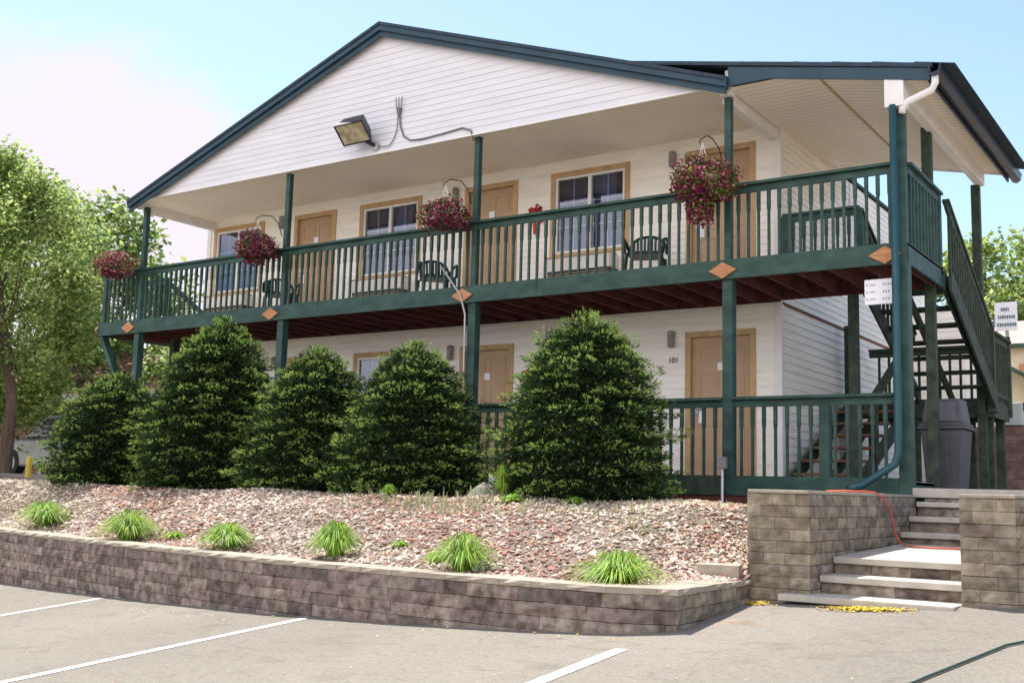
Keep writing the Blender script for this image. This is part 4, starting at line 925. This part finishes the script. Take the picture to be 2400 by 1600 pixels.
# ---------------- broadleaf trees ----------------
def crown_tree(cx, cy, zb, zc, rx, rz, n, lm, lab, seed, name='maple_tree', ls=.075, cat='tree', ncl=70, trunk=.2, group=None, squash=1, thin=.55, dx=0):
    rr = random.Random(seed); t = empty(name, (cx,cy,zb), lab, cat, group)
    mb = MB(); mb.tube([(cx,cy,zb-.1),(cx+.05,cy,zb+(zc-zb)*.4),(cx+dx*.5,cy,zc),(cx+dx+.1,cy,zc+rz*.7)],[trunk,trunk*.75,trunk*.5,.03],9)
    cl = []
    for k in range(ncl):
        v = Vector((rr.gauss(0,1),rr.gauss(0,1)*squash,rr.gauss(0,1))).normalized(); q = rr.uniform(.45,1)**.6
        c = Vector((cx+dx+v.x*rx*q*rr.uniform(.85,1.08), cy+v.y*rx*q*squash, zc+v.z*rz*q)); cl.append((c, rr.uniform(.16,.30)*rx*thin/.55))
        if k%6 == 0:
            h = Vector((cx+dx*.6,cy,zc-rz*.35+rr.uniform(-.3,.5)*rz)); mid = (h+c)/2+Vector((rr.gauss(0,.1),rr.gauss(0,.1),-.08*rz)); mb.tube([h,mid,c],[trunk*.22,trunk*.13,.012],5,cap=False)
    mb.build('trunk', M['bark'], t)
    mb = MB(); v_, f_, m_ = mb.v, mb.f, mb.m
    for k in range(n):
        c, r_ = cl[rr.randrange(ncl)]; v = Vector((rr.gauss(0,1),rr.gauss(0,1),rr.gauss(0,.8))); v = v.normalized()*r_*rr.uniform(.3,1.12); p = c+v
        nn = Vector((rr.gauss(0,.8),rr.gauss(0,.8),.6+rr.random())).normalized(); a = nn.orthogonal().normalized(); b = nn.cross(a); an = rr.random()*6; a, b = a*math.cos(an)+b*math.sin(an), b*math.cos(an)-a*math.sin(an); s_ = ls*rr.uniform(.6,1.3)
        k0 = len(v_); v_.extend((tuple(p-a*s_),tuple(p+b*s_*.62-a*s_*.1),tuple(p+a*s_+nn*s_*.25),tuple(p-b*s_*.62-a*s_*.1))); f_.append((k0,k0+1,k0+2,k0+3)); m_.append(0 if rr.random() < .72 else 1)
    mb.build('crown', lm, t); return t
crown_tree(-13.55,.9,-.2,3.85,2.8,3.25,72000,[M['leaf'],M['leafd']],'big leafy maple tree left of the building',21,ls=.056,ncl=130,trunk=.16,dx=-1.6)
crown_tree(-19.8,6.0,-.3,4.6,3.6,3.4,20000,[M['leafd'],M['leaf']],'darker leafy tree behind the maple at far left',22,name='broadleaf_tree',ls=.11,ncl=80)
crown_tree(-13.2,6.8,-.3,2.5,2.2,1.2,9000,[M['leafd'],M['leaf']],'low leafy tree seen under the left end of the balcony',25,name='broadleaf_tree',ls=.09,ncl=50,trunk=.1)
crown_tree(1.2,27.5,0,5.6,3.4,3.4,15000,[M['leaf'],M['leafd']],'light green leafy tree right of the roof, behind the stairs',23,name='broadleaf_tree',ls=.12,ncl=70)
crown_tree(-3.2,33,0,4.6,3.2,3.0,6000,[M['leafd'],M['leaf']],'leafy tree glimpsed behind the motel between the stairs',26,name='broadleaf_tree',ls=.13,ncl=50)
# pine
def pine(cx, cy, zb, H, r, lab, seed):
    rr = random.Random(seed); t = empty('pine_tree', (cx,cy,zb), lab, 'tree'); mb = MB(); mb.tube([(cx,cy,zb),(cx,cy,zb+H*.98)],[.2,.03],8); f = MB()
    for i in range(110):
        h = .12+.88*(i/110); a = i*2.4; L_ = r*(1-h)**.75*rr.uniform(.7,1.15)+.25; z = zb+H*h; d = Vector((math.cos(a),math.sin(a),.12)); p0 = Vector((cx,cy,z)); p1 = p0+d*L_; mb.tube([p0,p1],[.03,.008],4,cap=False)
        for k in range(int(90*L_/r)+18):
            u = rr.uniform(.3,1.05); c = p0+d*L_*u+Vector((rr.gauss(0,.18),rr.gauss(0,.18),rr.gauss(0,.10)+.04)); dd = Vector((rr.gauss(0,.6)+d.x,rr.gauss(0,.6)+d.y,rr.uniform(-.1,.9))).normalized()*rr.uniform(.14,.26); e = dd.orthogonal().normalized()*.035; f.poly([c-e,c+dd*.6-e,c+dd,c+dd*.6+e,c+e])
    mb.build('trunk', M['bark'], t); f.build('crown', M['pine'], t)
pine(4.95,24.0,.2,8.0,2.6,'dark green pine tree at the right photo edge',31)

# ---------------- background right ----------------
t = empty('office_building', (8,20,0), 'low cream building with peach shingle roof beyond the stairs', 'building')
MB().box((3.0,18.9,-.3),(14,24,3.90)).build('wall', M['tanwall'], t)
MB().box((3.7,18.86,1.2),(5.6,18.90,3.45)).build('wall_panel', M['tanwall2'], t)
mb = MB(); mb.v = [(2.7,18.7,3.92),(15,18.7,3.92),(15,22,5.0),(2.7,22,5.0),(2.7,18.7,3.99),(15,18.7,3.99),(15,22,5.08),(2.7,22,5.08)]; mb.f = [(3,2,1,0),(4,5,6,7),(0,1,5,4),(1,2,6,5),(2,3,7,6),(3,0,4,7)]; mb.m = [0]*6; mb.build('roof', M['peach'], t)
mb = MB(); mb.box((2.68,18.64,3.86),(15,18.695,3.97)); mb.build('fascia', M['green'], t)
t = empty('entrance_porch', (5.8,13,0), 'small yellow gabled porch with green edged roof beyond the landing', 'porch')
mb = MB(); mb.prism([(3.9,3.09),(6.4,1.58),(6.4,1.50),(3.9,3.01)], 12.5, 15.5); mb.build('roof', M['green'], t)
mb = MB(); mb.prism([(3.9,3.0),(6.4,1.49),(6.4,.6),(3.9,.6)], 13.0, 15.4); mb.build('gable_wall', M['tanwall'], t)
for x in (5.3,6.2): MB().box((x-.05,12.7,-.1),(x+.05,12.8,1.45)).build('post', M['tan'], t)
t = empty('block_wall', (6.5,7.9,.3), 'dark brown block wall behind the staircase at the right edge', 'wall')
mb = stonewall(MB(), [(4.45,7.7),(10,7.7)], -.3, 1.08, .15, .4, .3); mb.build('blocks', M['brick'], t)
mb = MB(); mb.box((5.2,7.98,1.081),(5.56,8.3,1.10)); mb.build('pad', M['concrete'], t)
t = empty('utility_cabinet', (5.42,8.0,1.1), 'pale grey metal utility cabinet on top of the brown block wall', 'cabinet')
MB().box((5.20,7.80,1.10),(5.56,8.05,1.50)).build('body', mat('cabinet_grey', (.40,.44,.43), .5, .08, 5), t, bevel=.02); MB().box((5.60-.05,7.9,1.36),(5.62,8.0,1.5)).build('meter', M['dark'], t)
t = empty('notice_sign', (5.2,8.7,0), 'white sign with three lines of green lettering before the peach roof', 'sign')
MB().box((5.01,8.66,2.88),(5.39,8.69,3.40)).build('board', M['sign'], t, bevel=.006); MB().box((5.17,8.70,.0),(5.23,8.76,3.3)).build('post', M['conduit'], t)
mb = MB()
for z, w0, w1 in ((3.27,5.12,5.25),(3.13,5.07,5.33),(2.99,5.05,5.35)):
    x = w0
    while x < w1: ww = R.uniform(.018,.034); MB().box((x,8.652,z-.03),(x+ww,8.6599,z+.03)).build('letter', M['inkg'], t); x += ww+.012

siding(MB(), (0,8.5,0), (1,0,0), (0,-1,0), 3.52, 4.5, -.2, 3.3, exp=.115, lap=.012).build('rear_wing_wall', M['siding'], bld); MB().box((3.52,8.52,-.2),(4.5,9.8,3.3)).build('rear_wing_wall', M['siding'], bld)
# ---------------- background left ----------------
t = empty('brown_house', (-19,7,-.2), 'reddish brown low house behind the maple at far left', 'house')
MB().box((-26,6.5,-.5),(-15.5,11,2.1)).build('wall', M['brownwall'], t)
mb = MB(); k = [(-26.6,5.9,2.0),(-14.9,5.9,2.0),(-14.9,8.8,3.7),(-26.6,8.8,3.7),(-26.6,5.9,2.12),(-14.9,5.9,2.12),(-14.9,8.8,3.82),(-26.6,8.8,3.82)]; mb.hexa(k); mb.hexa([(-26.6,8.8,3.7),(-14.9,8.8,3.7),(-14.9,11.7,2.0),(-26.6,11.7,2.0),(-26.6,8.8,3.82),(-14.9,8.8,3.82),(-14.9,11.7,2.12),(-26.6,11.7,2.12)]); mb.build('roof', M['brownroof'], t)
MB().box((-26.6,5.86,1.92),(-14.9,5.898,2.13)).build('fascia', M['white'], t)
mb = MB(); mb.box((-20.9,6.42,-.4),(-19.5,6.498,1.2)); mb.build('door', M['white'], t)
# silver car
t = empty('parked_car', (-14.0,2.6,-.22), 'silver car parked behind yellow bollards at far left', 'car')
cz0 = -.22
def carpoly(pts, y0, y1, name, m_, bev=.03): mb = MB(); mb.prism([(-15.5+a, cz0+b) for a,b in pts], y0, y1); return mb.build(name, m_, t, bevel=bev)
body = carpoly([(0,.25),(.05,.62),(.5,.78),(1.1,.86),(3.3,.86),(4.1,.78),(4.35,.6),(4.35,.28),(4.0,.22),(.3,.22)], 1.7, 3.4, 'body', M['car'], .06)
carpoly([(1.05,.86),(1.6,1.30),(2.0,1.38),(2.9,1.36),(3.4,.87)], 1.82, 3.28, 'cabin', M['car'], .05)
carpoly([(1.2,.90),(1.66,1.26),(2.1,1.31),(2.8,1.30),(3.22,.90)], 1.805, 3.295, 'side_window', M['glassd'], .01)
for x in (-14.65,-12.0):
    for y in (1.78,3.30):
        wh = MB().tube([(x,y-.1,cz0+.31),(x,y+.1,cz0+.31)],.31,20).build('wheel', M['tyre'], t); MB().tube([(x,y-.105,cz0+.31),(x,y+.105,cz0+.31)],.19,14).build('rim', M['conduit'], t)
for y in (1.72,3.22): MB().box((-11.16,y,cz0+.50),(-11.13,y+.2,cz0+.66)).build('headlight', M['white'], t)
for n_,(x,y) in enumerate(((-10.60,-.40),(-10.13,-.10))):
    top(MB().tube([(x,y,-.30),(x,y,.14),(x,y,.17)],[.055,.055,.02],12), 'bollard', M['ybol'], ['yellow bollard left of the leftmost spruce, standing free','yellow bollard partly hidden by the leftmost spruce'][n_], 'bollard', 'yellow bollards by the car', base=(x,y,-.3))
mb = MB(); mb.box((-16,-1.2,-.42),(-10.9,-.9,-.24)); top(mb, 'kerb_block', M['concrete'], 'pale concrete kerb at the far left beyond the bed', 'kerb', base=(-13,-1,-.4), bevel=.02)
